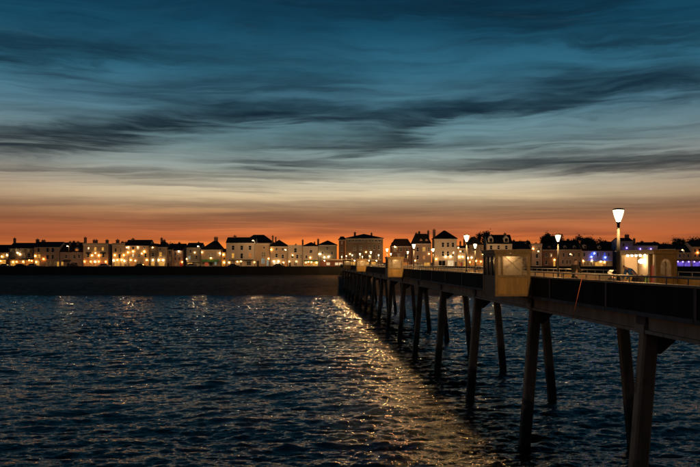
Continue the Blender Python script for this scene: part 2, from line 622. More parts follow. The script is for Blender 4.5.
# ------------------------------------------------------------------ beach, sea wall, promenade, land
GROUND = 7.6
bm = MB()
nx, prof = 260, [(226, -1.2), (231, -.45), (234.5, 0.05), (238, 1.0), (242, 2.4), (246, 3.4), (250, 4.1), (256, 4.75), (262, 5.2), (268, 5.5)]
vs, fs = [], []
for i in range(nx):
    x = -420 + 840 * i / (nx - 1)
    cusp = .9 * math.sin(x * .11) + .6 * math.sin(x * .27 + 1.3) + .35 * math.sin(x * .71)
    for (y, z) in prof:
        w = 1 if y < 262 else 0
        vs.append((x, y + cusp * w, z + random.uniform(-.06, .06) * w))
k = len(prof)
for i in range(nx - 1):
    for j in range(k - 1):
        fs.append((i * k + j, (i + 1) * k + j, (i + 1) * k + j + 1, i * k + j + 1))
structure(bm.add(vs, fs).build('beach', 'shingle', smooth=True))
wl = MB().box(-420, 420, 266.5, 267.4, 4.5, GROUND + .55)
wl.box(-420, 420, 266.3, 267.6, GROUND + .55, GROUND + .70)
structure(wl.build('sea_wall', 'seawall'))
structure(MB().box(-420, 420, 267.4, 285, 6.2, GROUND).build('promenade', 'promenade_stone'))
structure(MB().box(-420, 420, 285, 297, 6.2, GROUND - .12).build('road', 'promenade_stone'))
structure(MB().add([(-5000, 297, GROUND - .02), (5000, 297, GROUND - .02), (5000, 6000, GROUND - .02), (-5000, 6000, GROUND - .02)], [(0, 1, 2, 3)]).build('ground', 'land'))

# ------------------------------------------------------------------ the pier
ALPHA = math.atan((350 - 305) / F)
ca, sa = math.cos(ALPHA), math.sin(ALPHA)


def P(l, d, z):
    """l: metres to the right of the camera across the pier, d: metres along it"""
    return (l * ca - d * sa, l * sa + d * ca, z)


DECK, PAR, FBOT, GBOT = EYE - 1.6, EYE - .69, EYE - 1.80, EYE - 2.47
L0, L1 = 11.4, 18.9
D0, D1 = -12.0, 262.0
pier = thing('pier', 'long concrete pier on paired splayed legs running out to the town', 'pier', (0, 0, 0), ALPHA)
box('deck_slab', L0 + .12, L1 - .12, D0, D1, DECK - .16, DECK, 'deck_stone', pier)
pitch = 6.95
nf = int((D1 - D0) / pitch)
fme = {}
for side, l in ((0, L0), (1, L1 - .12)):
    for i in range(nf):
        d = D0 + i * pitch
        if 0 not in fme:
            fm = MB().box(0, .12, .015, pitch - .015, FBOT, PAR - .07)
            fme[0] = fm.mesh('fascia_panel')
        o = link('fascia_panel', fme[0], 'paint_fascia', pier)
        o.location = (l, d, 0)
        if 'b' not in fme:
            fme['b'] = MB().box(-.035, -.002, -.09, .09, FBOT - .03, PAR - .075).mesh('joint_batten')
            fme['m'] = MB().box(-.05, -.003, .095, pitch - .095, FBOT - .02, FBOT + .12).mesh('drip_board')
        if side == 0:
            o = link('joint_batten', fme['b'], 'timber_dark', pier)
            o.location = (l, d, 0)
            o = link('drip_board', fme['m'], 'concrete_dark', pier)
            o.location = (l, d, 0)
        if 1 not in fme:
            fm = MB().box(-.05, .30, .010, pitch - .010, PAR - .07, PAR)
            fme[1] = fm.mesh('coping')
        o = link('coping', fme[1], 'timber', pier)
        o.location = (l if side == 0 else l - .13, d, 0)
        if 2 not in fme:
            fm = MB().box(0, .07, 0.03, pitch - .03, DECK, PAR - .08)
            fme[2] = fm.mesh('parapet_lining')
        o = link('parapet_lining', fme[2], 'timber_panel', pier)
        o.location = (L0 + .125 if side == 0 else L1 - .195, d, 0)
        if 3 not in fme:
            fm = MB()
            for s in range(4):
                fm.box(.0 + s * .11, .095 + s * .11, .05, pitch - .05, DECK + .42, DECK + .46)
            for y in (.8, pitch / 2, pitch - .8):
                fm.box(0.02, .40, y - .05, y + .05, DECK, DECK + .418)
            fme[3] = fm.mesh('bench_seat')
        o = link('bench_seat', fme[3], 'timber', pier)
        o.location = (L0 + .22 if side == 0 else L1 - .66, d, 0)

# bents
LF_T, LF_B, LB_T, LB_B = 12.12, 11.50, 16.75, 17.45
S_, Z0 = 13.95, 27.6
bent_d = [Z0 + S_ * k for k in range(-2, 17)]


def leg_mesh(lt, lb, ht):
    mb = MB()
    bot, top = [], []
    c = .07
    for (z, cl, w, out) in ((-2.2, lb + (lb - lt) * .22, .28, bot), (ht, lt, .27, top)):
        for (a, bq) in ((-w + c, -w), (w - c, -w), (w, -w + c), (w, w - c), (w - c, w), (-w + c, w), (-w, w - c), (-w, -w + c)):
            out.append((cl + a, bq, z))
    return mb.hexa(bot, top).mesh('leg')


lm = [leg_mesh(LF_T, LF_B, GBOT - .02), leg_mesh(LB_T, LB_B, GBOT - .02)]
cb = MB().prism_y([(LF_T + .312, GBOT - .75), (LF_T + 1.0, GBOT - .16), (LB_T - 1.0, GBOT - .16), (LB_T - .312, GBOT - .75), (LB_T - .312, GBOT + .25),
                   (LF_T + .312, GBOT + .25)], -.24, .24)
cbm = cb.mesh('cross_beam')
br = MB().prism_y([(LB_T + .312, GBOT - .6), (LB_T + 1.75, GBOT + .30), (LB_T + 1.75, FBOT - .02), (LB_T + .312, FBOT - .02)], -.2, .2).mesh('bracket')
cp = MB().box(LF_T - .36, LF_T + .36, -.40, .40, GBOT - .018, GBOT + .30)
cpm = cp.mesh('leg_cap')
cpb = MB().box(LB_T - .36, LB_T + .36, -.40, .40, GBOT - .018, GBOT + .30).mesh('leg_cap')
gm = {}
for i, d in enumerate(bent_d):
    for q in lm:
        o = link('leg', q, 'pile', pier)
        o.location = (0, d, 0)
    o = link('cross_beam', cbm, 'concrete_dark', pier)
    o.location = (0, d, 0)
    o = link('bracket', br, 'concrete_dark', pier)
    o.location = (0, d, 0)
    for q in (cpm, cpb):
        o = link('leg_cap', q, 'concrete', pier)
        o.location = (0, d, 0)
for side, lc in ((0, LF_T), (1, LB_T)):
    for i, d in enumerate(bent_d):
        if side not in gm:
            g = MB()
            g.box(lc - .20, lc + .20, .41, S_ - .41, GBOT + .12, FBOT - .02)
            g.box(lc - .33, lc + .33, .41, S_ - .41, GBOT, GBOT + .118)
            gm[side] = g.mesh('girder')
        o = link('girder', gm[side], 'concrete', pier)
        o.location = (0, d, 0)
        b2 = MB().box(lc - .30, lc + .30, -.40, .40, GBOT + .302, FBOT - .005)
        if ('p', side) not in gm:
            gm[('p', side)] = b2.mesh('girder_end')
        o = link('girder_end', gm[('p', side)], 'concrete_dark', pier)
        o.location = (0, d, 0)

# railing on both copings
RT = PAR + .21
rl = {}
for side, l in ((0, L0 + .08), (1, L1 - .10)):
    MB().tube((l, D0, RT), (l, D1, RT), .03).build('handrail', 'steel_grey', pier, True)
    n_post = 0
    farp = MB()
    for i in range(int((D1 - D0) / 1.45)):
        d = D0 + .6 + i * 1.45
        if 0 <= d < 130:
            if 'p' not in rl:
                rl['p'] = MB().tube((0, 0, PAR - .01), (0, 0, RT), .022).mesh('railing_post')
            o = link('railing_post', rl['p'], 'steel_grey', pier)
            o.location = (l, d, 0)
        else:
            farp.tube((l, d, PAR - .01), (l, d, RT), .022, n=5)
    o = farp.build('railing_posts', 'steel_grey', pier)
    o['kind'] = 'stuff'

# ------------------------------------------------------------------ pier lamps
LAMP = EYE + 1.78          # middle of the bowl
lamp = thing('pier_lamp', 'tall slim lamp post with glowing bowl on the near pier railing', 'lamp', (0, 0, 0), 0, 'lamps along the near side of the pier')
hb = LAMP - DECK
MB().lathe([(.16, 0), (.16, .10), (.11, .16), (.095, .9), (.085, .96)], 12).build('base', 'post_white', lamp, True)
MB().lathe([(.070, .955), (.055, hb - .30)], 10).build('pole', 'post_white', lamp, True)
MB().lathe([(.060, hb - .302), (.115, hb - .262), (.115, hb - .250), (.075, hb - .235)], 10).build('collar', 'steel_dark', lamp, True)
MB().lathe([(.068, hb - .234), (.10, hb - .18), (.145, hb - .06), (.185, hb + .08), (.205, hb + .20)], 16).build('bowl', 'bowl', lamp, True)
bl = bpy.data.lights.new('bulb', 'POINT')
bl.energy = 1500
bl.color = (1, .60, .25)
bl.shadow_soft_size = .12
bo = bpy.data.objects.new('bulb', bl)
C.objects.link(bo)
bo.parent = lamp
bo.location = (0, 0, hb + .05)
MB().lathe([(.225, hb + .202), (.225, hb + .235), (.16, hb + .262), (.03, hb + .275)], 16).build('cap', 'steel_dark', lamp, True)
X1, X2 = 11.86, 18.42
first = True
near_d = [29.7 + 28.55 * k for k in range(-1, 9)]  # the first is an unseen lamp, added by continuing the row's spacing
far_d = [57.4 + 28.45 * k for k in range(8)]
ORD = ['first', 'second', 'third', 'fourth', 'fifth', 'sixth', 'seventh', 'eighth', 'ninth']
ORD.append('unseen tenth')
for i, d in enumerate(near_d):
    loc = P(X1, d, DECK)
    lb = 'glowing lamp post, %s from the entrance pavilion along the shelter-side railing' % ORD[len(near_d) - 1 - i]
    if i == 1:
        lamp.location = loc
        lamp['label'] = 'tall slim lamp post with glowing bowl beside the seated person in white cap'
        first = False
    else:
        dup(lamp, loc, label=lb)
for i, d in enumerate(far_d):
    o = dup(lamp, P(X2, d, DECK), label='glowing lamp post, %s from the entrance pavilion along the railing opposite the shelters' % ORD[len(far_d) - 1 - i])
    o['group'] = 'lamps along the far side of the pier'


# ------------------------------------------------------------------ shelters
def near_shelter(loc, label):
    """a bay hung on the near edge of the deck; local x across, y along the pier, z from the deck"""
    t = thing('pier_shelter', label, 'shelter', loc, ALPHA, 'shelters hung on the near side of the pier')
    w0, w1, d0, d1 = 0, 1.78, 0, 2.75
    zb, zs, zr = -.10, .93, 2.04
    for (x, y) in ((w0, d0), (w1 - .14, d0), (w0, d1 - .14), (w1 - .14, d1 - .14)):
        box('corner_post', x, x + .14, y, y + .14, zb, zr, 'timber', t)
    r = MB().box(w0 - .12, w1 + .10, d0 - .14, d1 + .12, zr + .16, zr + .20)
    r.hexa([(w0 - .06, d0 - .08, zr + .002), (w1 + .05, d0 - .08, zr + .002), (w1 + .05, d1 + .06, zr + .002), (w0 - .06, d1 + .06, zr + .002)],
           [(w0 - .08, d0 - .10, zr + .158), (w1 + .07, d0 - .10, zr + .158), (w1 + .07, d1 + .08, zr + .158), (w0 - .08, d1 + .08, zr + .158)])
    r.build('roof', 'timber', t)
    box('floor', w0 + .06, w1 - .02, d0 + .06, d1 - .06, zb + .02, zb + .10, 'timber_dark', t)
    for y in (d0, d1 - .10):
        s = 1 if y == d0 else 0
        pn = box('end_panel', w0 + .142, w1 - .142, y + .035, y + .085, zb, zs, 'timber_panel', t)
        f = MB().box(w0 + .142, w1 - .142, y, y + .10, zs - .10 + .002, zs + .03)
        f.build('rail', 'timber', pn)
        MB().box(w0 + .142, w1 - .142, y + .004, y + .10, zb, zb + .12).build('rail', 'timber', pn)
        f = MB().box(w0 + .142, w1 - .142, y, y + .10, zr - .14, zr)
        f.build('top_rail', 'timber', t)
        g = MB().box(w0 + .142, w1 - .142, y + .045, y + .055, zs + .031, zr - .141)
        g.build('pane', 'glass_clear', t)
    # seaward side
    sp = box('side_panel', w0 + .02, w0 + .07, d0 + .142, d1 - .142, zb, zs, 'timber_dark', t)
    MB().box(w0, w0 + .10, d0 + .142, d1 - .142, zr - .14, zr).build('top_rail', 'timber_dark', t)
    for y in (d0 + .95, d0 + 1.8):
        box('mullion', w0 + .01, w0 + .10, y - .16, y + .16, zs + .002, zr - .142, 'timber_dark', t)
    MB().box(w0 + .045, w0 + .055, d0 + .142, d1 - .142, zs + .002, zr - .142).build('pane', 'glass_clear', t)
    # wall across the middle of the bay with its crossed battens
    pw = MB().box(w0 + .12, w1 - .145, d0 + .92, d0 + .97, .10, zr - .02).build('partition', 'wall_white', t)
    box('inner_post', w0 + .55, w0 + .61, d0 + .86, d0 + .918, .20, zr - .02, 'timber', pw)
    for (a, bq) in (((w0 + .7, 1.3), (w1 - .2, zr - .12)), ((w0 + .7, zr - .12), (w1 - .3, 1.2))):
        MB().tube((a[0], d0 + .90, a[1]), (bq[0], d0 + .90, bq[1]), .008, n=6).build('batten', 'timber', pw)
    bs = MB().box(w0 + .15, w1 - .55, d0 + 1.05, d0 + 1.5, .40, .45).box(w0 + .3, w0 + .38, d0 + 1.1, d0 + 1.45, zb + .1, .398).box(w1 - .75, w1 - .67, d0 + 1.1, d0 + 1.45, zb + .1, .398)
    bs.build('bench', 'timber', t)
    for y in (.42, .72, 1.6):
        MB().lathe([(.03, -.07), (.06, -.05), (.06, -.015), (.04, 0)], 8, (.9, y, zr - .02)).build('ceiling_lamp', 'spot', t)
    return t


sh_l = 9.52
names = ['timber pier shelter with glazed window, on the pier beside a standing angler', 'timber pier shelter, second along the pier from the standing angler',
         'timber pier shelter, third along the pier from the standing angler', 'timber pier shelter, the last before the pier entrance pavilion']
for d, nm in zip((39.6, 91.6, 147.4, 196.7), names):
    near_shelter(P(sh_l, d, DECK), nm)


def far_shelter():
    t = thing('pier_shelter', 'open-fronted timber shelter with a row of ceiling lights behind the bending person', 'shelter', P(17.55, 39.15, DECK), ALPHA)
    w, dl, zr = 1.08, 4.5, 2.02
    for (x, y) in ((0, 0), (w - .16, 0), (0, dl - .16), (w - .16, dl - .16), (0, .75)):
        box('corner_post', x, x + .17, y, y + .17, 0, zr, 'timber', t)
    r = MB().box(-.25, w + .1, -.2, dl + .2, zr + .17, zr + .22)
    r.box(-.16, w + .04, -.12, dl + .12, zr + .002, zr + .168)
    r.build('roof', 'timber', t)
    box('rear_wall', w - .10, w - .05, .172, dl - .172, .02, zr - .01, 'wall_cream', t)
    for y in (0.05, dl - .10):
        box('end_panel', .172, w - .162, y, y + .05, 0, .9, 'timber_panel', t)
        if y > 1:
            box('end_wall', .172, w - .162, y, y + .05, .902, zr - .003, 'wall_cream', t)
            continue
        MB().prism_y([(.172, .902), (.26, .902), (.26, 1.45), (.34, 1.68), (.46, 1.78), (w - .46, 1.78), (w - .34, 1.68), (w - .26, 1.45), (w - .26, .902), (w - .162, .902),
                      (w - .162, zr - .003), (.172, zr - .003)], y, y + .05).build('arch_panel', 'timber', t)
        box('pane', .26, w - .26, y + .02, y + .03, .902, 1.79, 'glass_clear', t)
    box('bench', w - .55, w - .12, .3, dl - .3, .42, .47, 'timber', t)
    for i in range(6):
        y = 1.25 + i * .56
        MB().lathe([(.03, -.09), (.065, -.06), (.065, -.02), (.04, 0)], 8, (.22, y, zr - .01)).build('ceiling_lamp', 'strip', t)
    MB().lathe([(.05, -.22), (.15, -.17), (.15, -.06), (.06, 0)], 10, (w - .30, 3.55, zr - .25)).build('wall_lamp', 'strip', t)
    box('notice_board', .05, .09, .19, .73, .50, 1.45, 'board_red', t)
    box('noticeboard', w - .16, w - .102, 1.0, 2.3, .95, 1.62, 'wall_brown', t)
    return t


far_shelter()


# ------------------------------------------------------------------ people
def skin(name, chains, m, parent, sub=1):
    """chains: lists of (x, y, z, r); chains that start on an existing joint share it"""
    vs, es, rs = [], [], []
    for ch in chains:
        prev = None
        for (x, y, z, r) in ch:
            hit = None
            for i, v in enumerate(vs):
                if abs(v[0] - x) + abs(v[1] - y) + abs(v[2] - z) < 1e-5:
                    hit = i
            if hit is None:
                vs.append((x, y, z))
                rs.append(r)
                hit = len(vs) - 1
            if prev is not None:
                es.append((prev, hit))
            prev = hit
    me = bpy.data.meshes.new(name)
    me.from_pydata(vs, es, [])
    o = link(name, me, m, parent)
    md = o.modifiers.new('skin', 'SKIN')
    md.use_smooth_shade = True
    if not me.skin_vertices:
        me.attributes.new('skin', 'FLOAT', 'POINT')
    for i, r in enumerate(rs):
        r = r if isinstance(r, tuple) else (r, r)
        me.skin_vertices[0].data[i].radius = r
    me.skin_vertices[0].data[0].use_root = True
    sb = o.modifiers.new('sub', 'SUBSURF')
    sb.levels = sb.render_levels = sub
    return o


def person(label, loc, rz, pel, chest, neck, head, face, arms, legs, jm, tm, cap=None, hair=True):
    """joints in metres in the person's own frame, facing -y before rotation"""
    t = thing('person', label, 'person', loc, rz)
    p, c, nk, hd = [Vector(q) for q in (pel, chest, neck, head)]
    fc = Vector(face).normalized()
    up = (hd - nk).normalized()
    body = [[(*p, .13), (*((p + c) / 2), .12), (*c, .14), (*nk, .055), (*hd, .085), (*(hd + up * .10), .075)],
            [(*hd, .085), (*(hd + fc * .095 - up * .02), .022)]]
    jack = [[(*(p - (c - p).normalized() * .06), .165), (*((p + c) / 2), .158), (*c, .175), (*(c * .35 + nk * .65), .085)]]
    for (sh, el, wr, ha) in arms:
        sh, el, wr, ha = [Vector(q) for q in (sh, el, wr, ha)]
        side = 1 if sh.x > 0 else -1
        body.append([(*c, .14), (*sh, .06), (*el, .045), (*wr, .034), (*ha, .036)])
        d = (ha - wr).normalized()
        sdv = d.cross(Vector((0, 0, 1)))
        sdv = sdv.normalized() if sdv.length > .1 else Vector((1, 0, 0))
        for k, ln in enumerate((.075, .085, .08, .065)):
            b0 = ha + sdv * (-.027 + .018 * k)
            body.append([(*ha, .036), (*(b0 + d * .03), .0095), (*(b0 + d * (.03 + ln * .5) + Vector((0, 0, -.012))), .009), (*(b0 + d * (.03 + ln * .9) + Vector((0, 0, -.04))), .008)])
        body.append([(*ha, .036), (*(ha - sdv * .05 + d * .01), .011), (*(ha - sdv * .06 + d * .05), .009)])
        jack.append([(*c, .175), (*sh, .088), (*el, .066), (*(el.lerp(wr, .9)), .050)])
    trou = [[(*(p + (c - p).normalized() * .05), .15), (*p, .16)]]
    for (hp, kn, an, toe) in legs:
        hp, kn, an, toe = [Vector(q) for q in (hp, kn, an, toe)]
        body.append([(*p, .13), (*hp, .075), (*kn, .05), (*an, .035), (*toe, .03)])
        trou.append([(*p, .16), (*hp, .105), (*kn, .072), (*(kn.lerp(an, .93)), .062)])
        s = MB()
        fd = Vector((toe.x - an.x, toe.y - an.y, 0)).normalized()
        sdv = Vector((-fd.y, fd.x, 0))
        z0 = an.z - .085
        bot = [an - fd * .08 - sdv * .045, toe + fd * .03 - sdv * .045, toe + fd * .06, toe + fd * .03 + sdv * .045, an - fd * .08 + sdv * .045]
        top = [an - fd * .07 - sdv * .04, toe - sdv * .035, toe + fd * .03, toe + sdv * .035, an - fd * .07 + sdv * .04]
        s.hexa([(q.x, q.y, z0) for q in bot], [(q.x, q.y, z0 + (.11 if i in (0, 4) else .07)) for i, q in enumerate(top)])
        s.build('shoe', 'rubber', t)
    skin('body', body, 'skin', t, 2)
    skin('jacket', jack, jm, t)
    skin('trousers', trou, tm, t)
    if hair:
        skin('hair', [[(*(hd + up * .035 - fc * .04), .085), (*(hd + up * .095 - fc * .01), .088)]], 'hair', t)
    if cap:
        cpo = skin('cap', [[(*(hd + up * .07 - fc * .015), .098), (*(hd + up * .13 - fc * .01), .075)], [(*(hd + up * .07 - fc * .015), .098), (*(hd + up * .075 + fc * .13), (.05))]], cap, t)
    return t


# standing by the near railing, holding a reel at the chest
person('person in a dark olive coat standing behind the pier railing, arms raised to the chest', P(12.75, 37.2, DECK), ALPHA + R(112),
       (0, 0, .95), (0, -.02, 1.38), (0, -.03, 1.53), (0, -.06, 1.64), (.1, -1, -.25),
       [((-.19, -.02, 1.42), (-.27, -.10, 1.14), (-.10, -.32, 1.20), (-.05, -.39, 1.22)), ((.19, -.02, 1.42), (.27, -.10, 1.14), (.12, -.32, 1.22), (.06, -.39, 1.25))],
       [((-.10, 0, .86), (-.12, -.03, .48), (-.13, .02, .085), (-.14, -.14, .05)), ((.10, 0, .86), (.12, -.05, .48), (.13, .0, .085), (.15, -.16, .05))],
       'jacket_olive', 'trousers_dark')
# bending forward over the gear, head to the left
person('person in a blue jacket bending forward in front of the open-fronted shelter', P(16.3, 38.9, DECK), ALPHA + R(-82),
       (0, .10, .93), (0, -.27, 1.24), (0, -.40, 1.33), (0, -.50, 1.36), (0, -1, -.55),
       [((-.19, -.30, 1.25), (-.22, -.36, .96), (-.16, -.52, .76), (-.15, -.57, .69)), ((.19, -.30, 1.25), (.22, -.34, .96), (.15, -.50, .74), (.14, -.55, .67))],
       [((-.10, .10, .86), (-.12, -.02, .48), (-.13, .08, .085), (-.14, -.10, .05)), ((.10, .10, .86), (.12, .0, .47), (.13, .12, .085), (.15, -.06, .05))],
       'jacket_blue', 'trousers_dark')
# crouched next to the lamp post in a white cap
person('person in dark clothes and a white cap sitting beside the lamp post', P(12.66, 32.2, DECK), ALPHA + R(-60),
       (0, .06, .52), (0, -.05, .86), (0, -.07, 1.0), (0, -.12, 1.09), (0, -1, -.3),
       [((-.18, -.06, .88), (-.26, -.25, .66), (-.14, -.46, .70), (-.12, -.53, .70)), ((.18, -.06, .88), (.26, -.28, .66), (.16, -.48, .72), (.13, -.55, .74))],
       [((-.10, .0, .48), (-.14, -.42, .52), (-.14, -.46, .085), (-.15, -.62, .05)), ((.10, .0, .48), (.14, -.42, .52), (.16, -.40, .085), (.17, -.56, .05))],
       'jacket_dark', 'trousers_tan', cap='cap_white', hair=False)
st = thing('folding_stool', 'low folding stool under the person in the white cap', 'stool', P(12.72, 32.25, DECK), ALPHA + R(-60))
box('seat', -.2, .2, -.18, .20, .34, .375, 'bag_dark', st)
for a in (-.16, .16):
    MB().tube((a, -.17, 0.01), (a, .18, .338), .013).build('leg', 'steel_grey', st)
    MB().tube((a * .9, .18, 0.01), (a * .9, -.16, .338), .013).build('leg', 'steel_grey', st)


def bag(name, label, cat, loc, sx, sy, sz, m, handle):
    t = thing(name, label, cat, loc, ALPHA)
    MB().hexa([(-sx, -sy, 0), (sx, -sy, 0), (sx, sy, 0), (-sx, sy, 0)], [(-sx * .9, -sy * .7, sz), (sx * .88, -sy * .75, sz * .96), (sx * .9, sy * .7, sz), (-sx * .86, sy * .72, sz * 1.03)]).build('body', m, t)
    hd = MB()
    for i in range(8):
        a0, a1 = math.pi * i / 8, math.pi * (i + 1) / 8
        hd.tube((math.cos(a0) * sx * .6, 0, sz * .98 + math.sin(a0) * .12), (math.cos(a1) * sx * .6, 0, sz * .98 + math.sin(a1) * .12), .014, n=6)
    hd.build('handle', handle, t)
    return t


bench_top = DECK + .472
bag('tackle_bag', 'bright lime green bag on the bench inside the open-fronted shelter', 'bag', P(18.3, 41.75, bench_top), .13, .17, .36, 'bag_green', 'bag_dark')
bag('tackle_bag', 'dark brown tackle bag on the bench beside the green bag', 'bag', P(18.3, 42.6, bench_top), .14, .25, .34, 'bag_dark', 'bag_dark')

rp = MB()
rope_pts = [P(11.5, 32.2, RT + .035), P(11.33, 32.2, PAR + .05), P(10.88, 32.1, PAR - 1.70)]
for a, bq in zip(rope_pts[:-1], rope_pts[1:]):
    rp.tube(a, bq, .0075, n=6)
tag(rp.build('rope', 'rope_orange', None, True), 'thin orange rope hanging over the pier railing', 'rope')


# ------------------------------------------------------------------ buildings
def px2w(x, y, Yd):
    return ((x - 350) * Yd / F, EYE - (y - HY) * Yd / F)


EM = {'y': 'win_yellow', 'o': 'win_orange', 'w': 'win_white', 'r': 'win_red', 'b': 'win_blue', 'v': 'win_violet', 'p': 'win_dim', 'd': 'glass_dark', 'g': 'win_pale'}


def facade(mb, w, h, holes, y0=0.0, dep=.22):
    """front sheet with openings (x0,x1,z0,z1) cut out and reveals turned in"""
    xs = sorted({0, w} | {q for o in holes for q in o[:2]})
    zs = sorted({0, h} | {q for o in holes for q in o[2:4]})
    for i in range(len(xs) - 1):
        for j in range(len(zs) - 1):
            cx, cz = (xs[i] + xs[i + 1]) / 2, (zs[j] + zs[j + 1]) / 2
            if any(o[0] < cx < o[1] and o[2] < cz < o[3] for o in holes):
                continue
            mb.add([(xs[i], y0, zs[j]), (xs[i + 1], y0, zs[j]), (xs[i + 1], y0, zs[j + 1]), (xs[i], y0, zs[j + 1])], [(0, 1, 2, 3)])
    for (a, bq, c, d) in holes:
        y1 = y0 + dep
        for (p0, p1) in (((a, c), (bq, c)), ((bq, c), (bq, d)), ((bq, d), (a, d)), ((a, d), (a, c))):
            mb.add([(p0[0], y0, p0[1]), (p0[0], y1, p0[1]), (p1[0], y1, p1[1]), (p1[0], y0, p1[1])], [(0, 1, 2, 3)])


def lamp_part(t, x, y, z, m, r=.21):
    g = MB().lathe([(r * .45, -r), (r * .9, -r * .55), (r, 0), (r * .9, r * .55), (r * .45, r)], 8, (x, y - .35, z)).build('wall_lamp', m, t, True)
    MB().tube((x, y - .35, z + r * .9), (x, y + .01, z + r * 1.2), .04, n=5).build('bracket', 'frame_dark', g)
    return g


def house(label, x0, x1, eave, ridge, wall, roof='gable', rm='roof_slate', Yd=300, wins=(), doors=(), chim=(), lamps=(), awn=(), shop=(), cornice=True, depth=9.0,
          dormers=(), name='house', cat='house', inset=None, sills=True, apex=None):
    xa, zE = px2w(x0, eave, Yd)
    xb, zR = px2w(x1, ridge, Yd)
    w, h, hr = xb - xa, zE - GROUND, zR - zE
    t = thing(name, label, cat, (xa, Yd, GROUND))

    def lx(x):
        return (x - 350) * Yd / F - xa

    def lz(y):
        return EYE - (y - HY) * Yd / F - GROUND
    s = Yd / F
    holes = []
    for (cx, cy, ww, hh, k) in list(wins):
        a, bq, c, d = lx(cx) - ww * s / 2, lx(cx) + ww * s / 2, lz(cy) - hh * s / 2, lz(cy) + hh * s / 2
        holes.append((max(a, .08), min(bq, w - .08), max(c, .25), min(d, h - .12), k, 'win'))
    for (cx, ww, hh, k) in doors:
        holes.append((max(lx(cx) - ww * s / 2, .08), min(lx(cx) + ww * s / 2, w - .08), .04, hh * s, k, 'door'))
    for (cx, cy, ww, hh, k) in shop:
        a, bq, c, d = lx(cx) - ww * s / 2, lx(cx) + ww * s / 2, lz(cy) - hh * s / 2, lz(cy) + hh * s / 2
        holes.append((max(a, .08), min(bq, w - .08), max(c, .35), min(d, h - .12), k, 'shop'))
    wl = MB()
    facade(wl, w, h, [q[:4] for q in holes])
    wl.add([(0, 0, 0), (0, 0, h), (0, depth, h), (0, depth, 0), (w, 0, 0), (w, 0, h), (w, depth, h), (w, depth, 0)],
           [(0, 1, 2, 3), (4, 7, 6, 5), (3, 2, 6, 7), (1, 5, 6, 2)])
    if roof == 'gable':
        for x in (0, w):
            wl.add([(x, 0, h), (x, depth, h), (x, depth / 2, h + hr)], [(0, 1, 2)])
    wl.build('wall', wall, t)
    for (a, bq, c, d, k, kind) in holes:
        if kind == 'door':
            dr = box('door', a, bq, .14, .20, c, d, {'d': 'door_dark', 'r': 'board_red'}.get(k, EM.get(k, 'door_dark')), t)
            MB().box(a - .12, bq + .12, -.05, .0, d, d + .16).build('lintel', 'trim', dr)
            box('handle', a + .12, a + .2, .10, .139, c + 1.0, c + 1.1, 'steel_grey', dr)
            continue
        fr = MB()
        f = .09
        fm = 'frame_white'
        y0, y1 = .07, .17
        fr.box(a, a + f, y0, y1, c, d).box(bq - f, bq, y0, y1, c, d).box(a + f, bq - f, y0, y1, c, c + f).box(a + f, bq - f, y0, y1, d - f, d)
        if kind == 'win':
            zm = (c + d) / 2
            fr.box(a + f, bq - f, y0 + .01, y1, zm - .04, zm + .04)
            if bq - a > 1.3:
                xm = (a + bq) / 2
                fr.box(xm - .035, xm + .035, y0 + .02, y1, c + f, zm - .041).box(xm - .035, xm + .035, y0 + .02, y1, zm + .041, d - f)
        else:
            nbar = max(1, int((bq - a) / 1.4))
            for i in range(1, nbar + 1):
                xm = a + (bq - a) * i / (nbar + 1)
                fr.box(xm - .04, xm + .04, y0 + .01, y1, c + f, d - f)
        wo_ = fr.build('window' if kind == 'win' else 'shop_window', fm, t)
        box('pane', a + .02, bq - .02, .15 if kind == 'win' else .155, .19, c + .02, d - .02, EM[k], wo_)
        if sills and kind == 'win':
            box('sill', a - .1, bq + .1, -.09, .068, c - .12, c - .005, 'trim', wo_)
    ov = .3
    if roof == 'gable':
        mb = MB()
        yy = depth / 2
        sl = hr / yy
        mb.prism_x([(-ov, h - ov * sl), (yy, h + hr), (depth + ov, h - ov * sl), (depth + ov, h - ov * sl + .18), (yy, h + hr + .2), (-ov, h - ov * sl + .18)], -.12, w + .12)
        ro = mb.build('roof', rm, t)
    elif roof in ('hip', 'point'):
        mb = MB()
        ii = (min(w / 2 - .05, depth / 2) if inset is None else inset * s)
        if roof == 'point':
            ii = w / 2 - .3
        ax = 0 if apex is None else lx(apex) - w / 2
        e = [(-ov, -ov, h + .01), (w + ov, -ov, h + .01), (w + ov, depth + ov, h + .01), (-ov, depth + ov, h + .01)]
        r_ = [(ii + ax, depth / 2, h + hr), (w - ii + ax, depth / 2, h + hr)]
        mb.add(e + [(q[0], q[1], q[2] + .14) for q in e] + r_, [(0, 3, 2, 1), (0, 1, 5, 4), (1, 2, 6, 5), (2, 3, 7, 6), (3, 0, 4, 7), (4, 5, 9, 8), (5, 6, 9), (6, 7, 8, 9), (7, 4, 8)])
        ro = mb.build('roof', rm, t)
    elif roof == 'mansard':
        mb = MB()
        i1 = 1.5
        mb.hexa([(-.15, -.15, h + .01), (w + .15, -.15, h + .01), (w + .15, depth, h + .01), (-.15, depth, h + .01)],
                [(i1, i1, h + hr), (w - i1, i1, h + hr), (w - i1, depth - i1, h + hr), (i1, depth - i1, h + hr)])
        ro = mb.build('roof', rm, t)
    elif roof == 'front':
        mb = MB()
        ax = w / 2 if apex is None else lx(apex)
        sl = .25
        mb.prism_y([(-.25, h - .2), (0, h - .02), (w, h - .02), (w + .25, h - .2), (w + .25, h), (ax, h + hr), (-.25, h)], -.2, depth)
        ro = mb.build('roof', rm, t)
    else:
        mb = MB().box(-.12, w + .12, -.12, .35, h, h + max(hr, .3)).box(0.0, w, .352, depth, h + .001, h + max(hr, .3) * .6)
        ro = mb.build('parapet', wall, t)
    if cornice and roof != 'front':
        box('cornice', -.05, w + .05, -.16, -.003, h - .34, h - .06, 'trim', t)
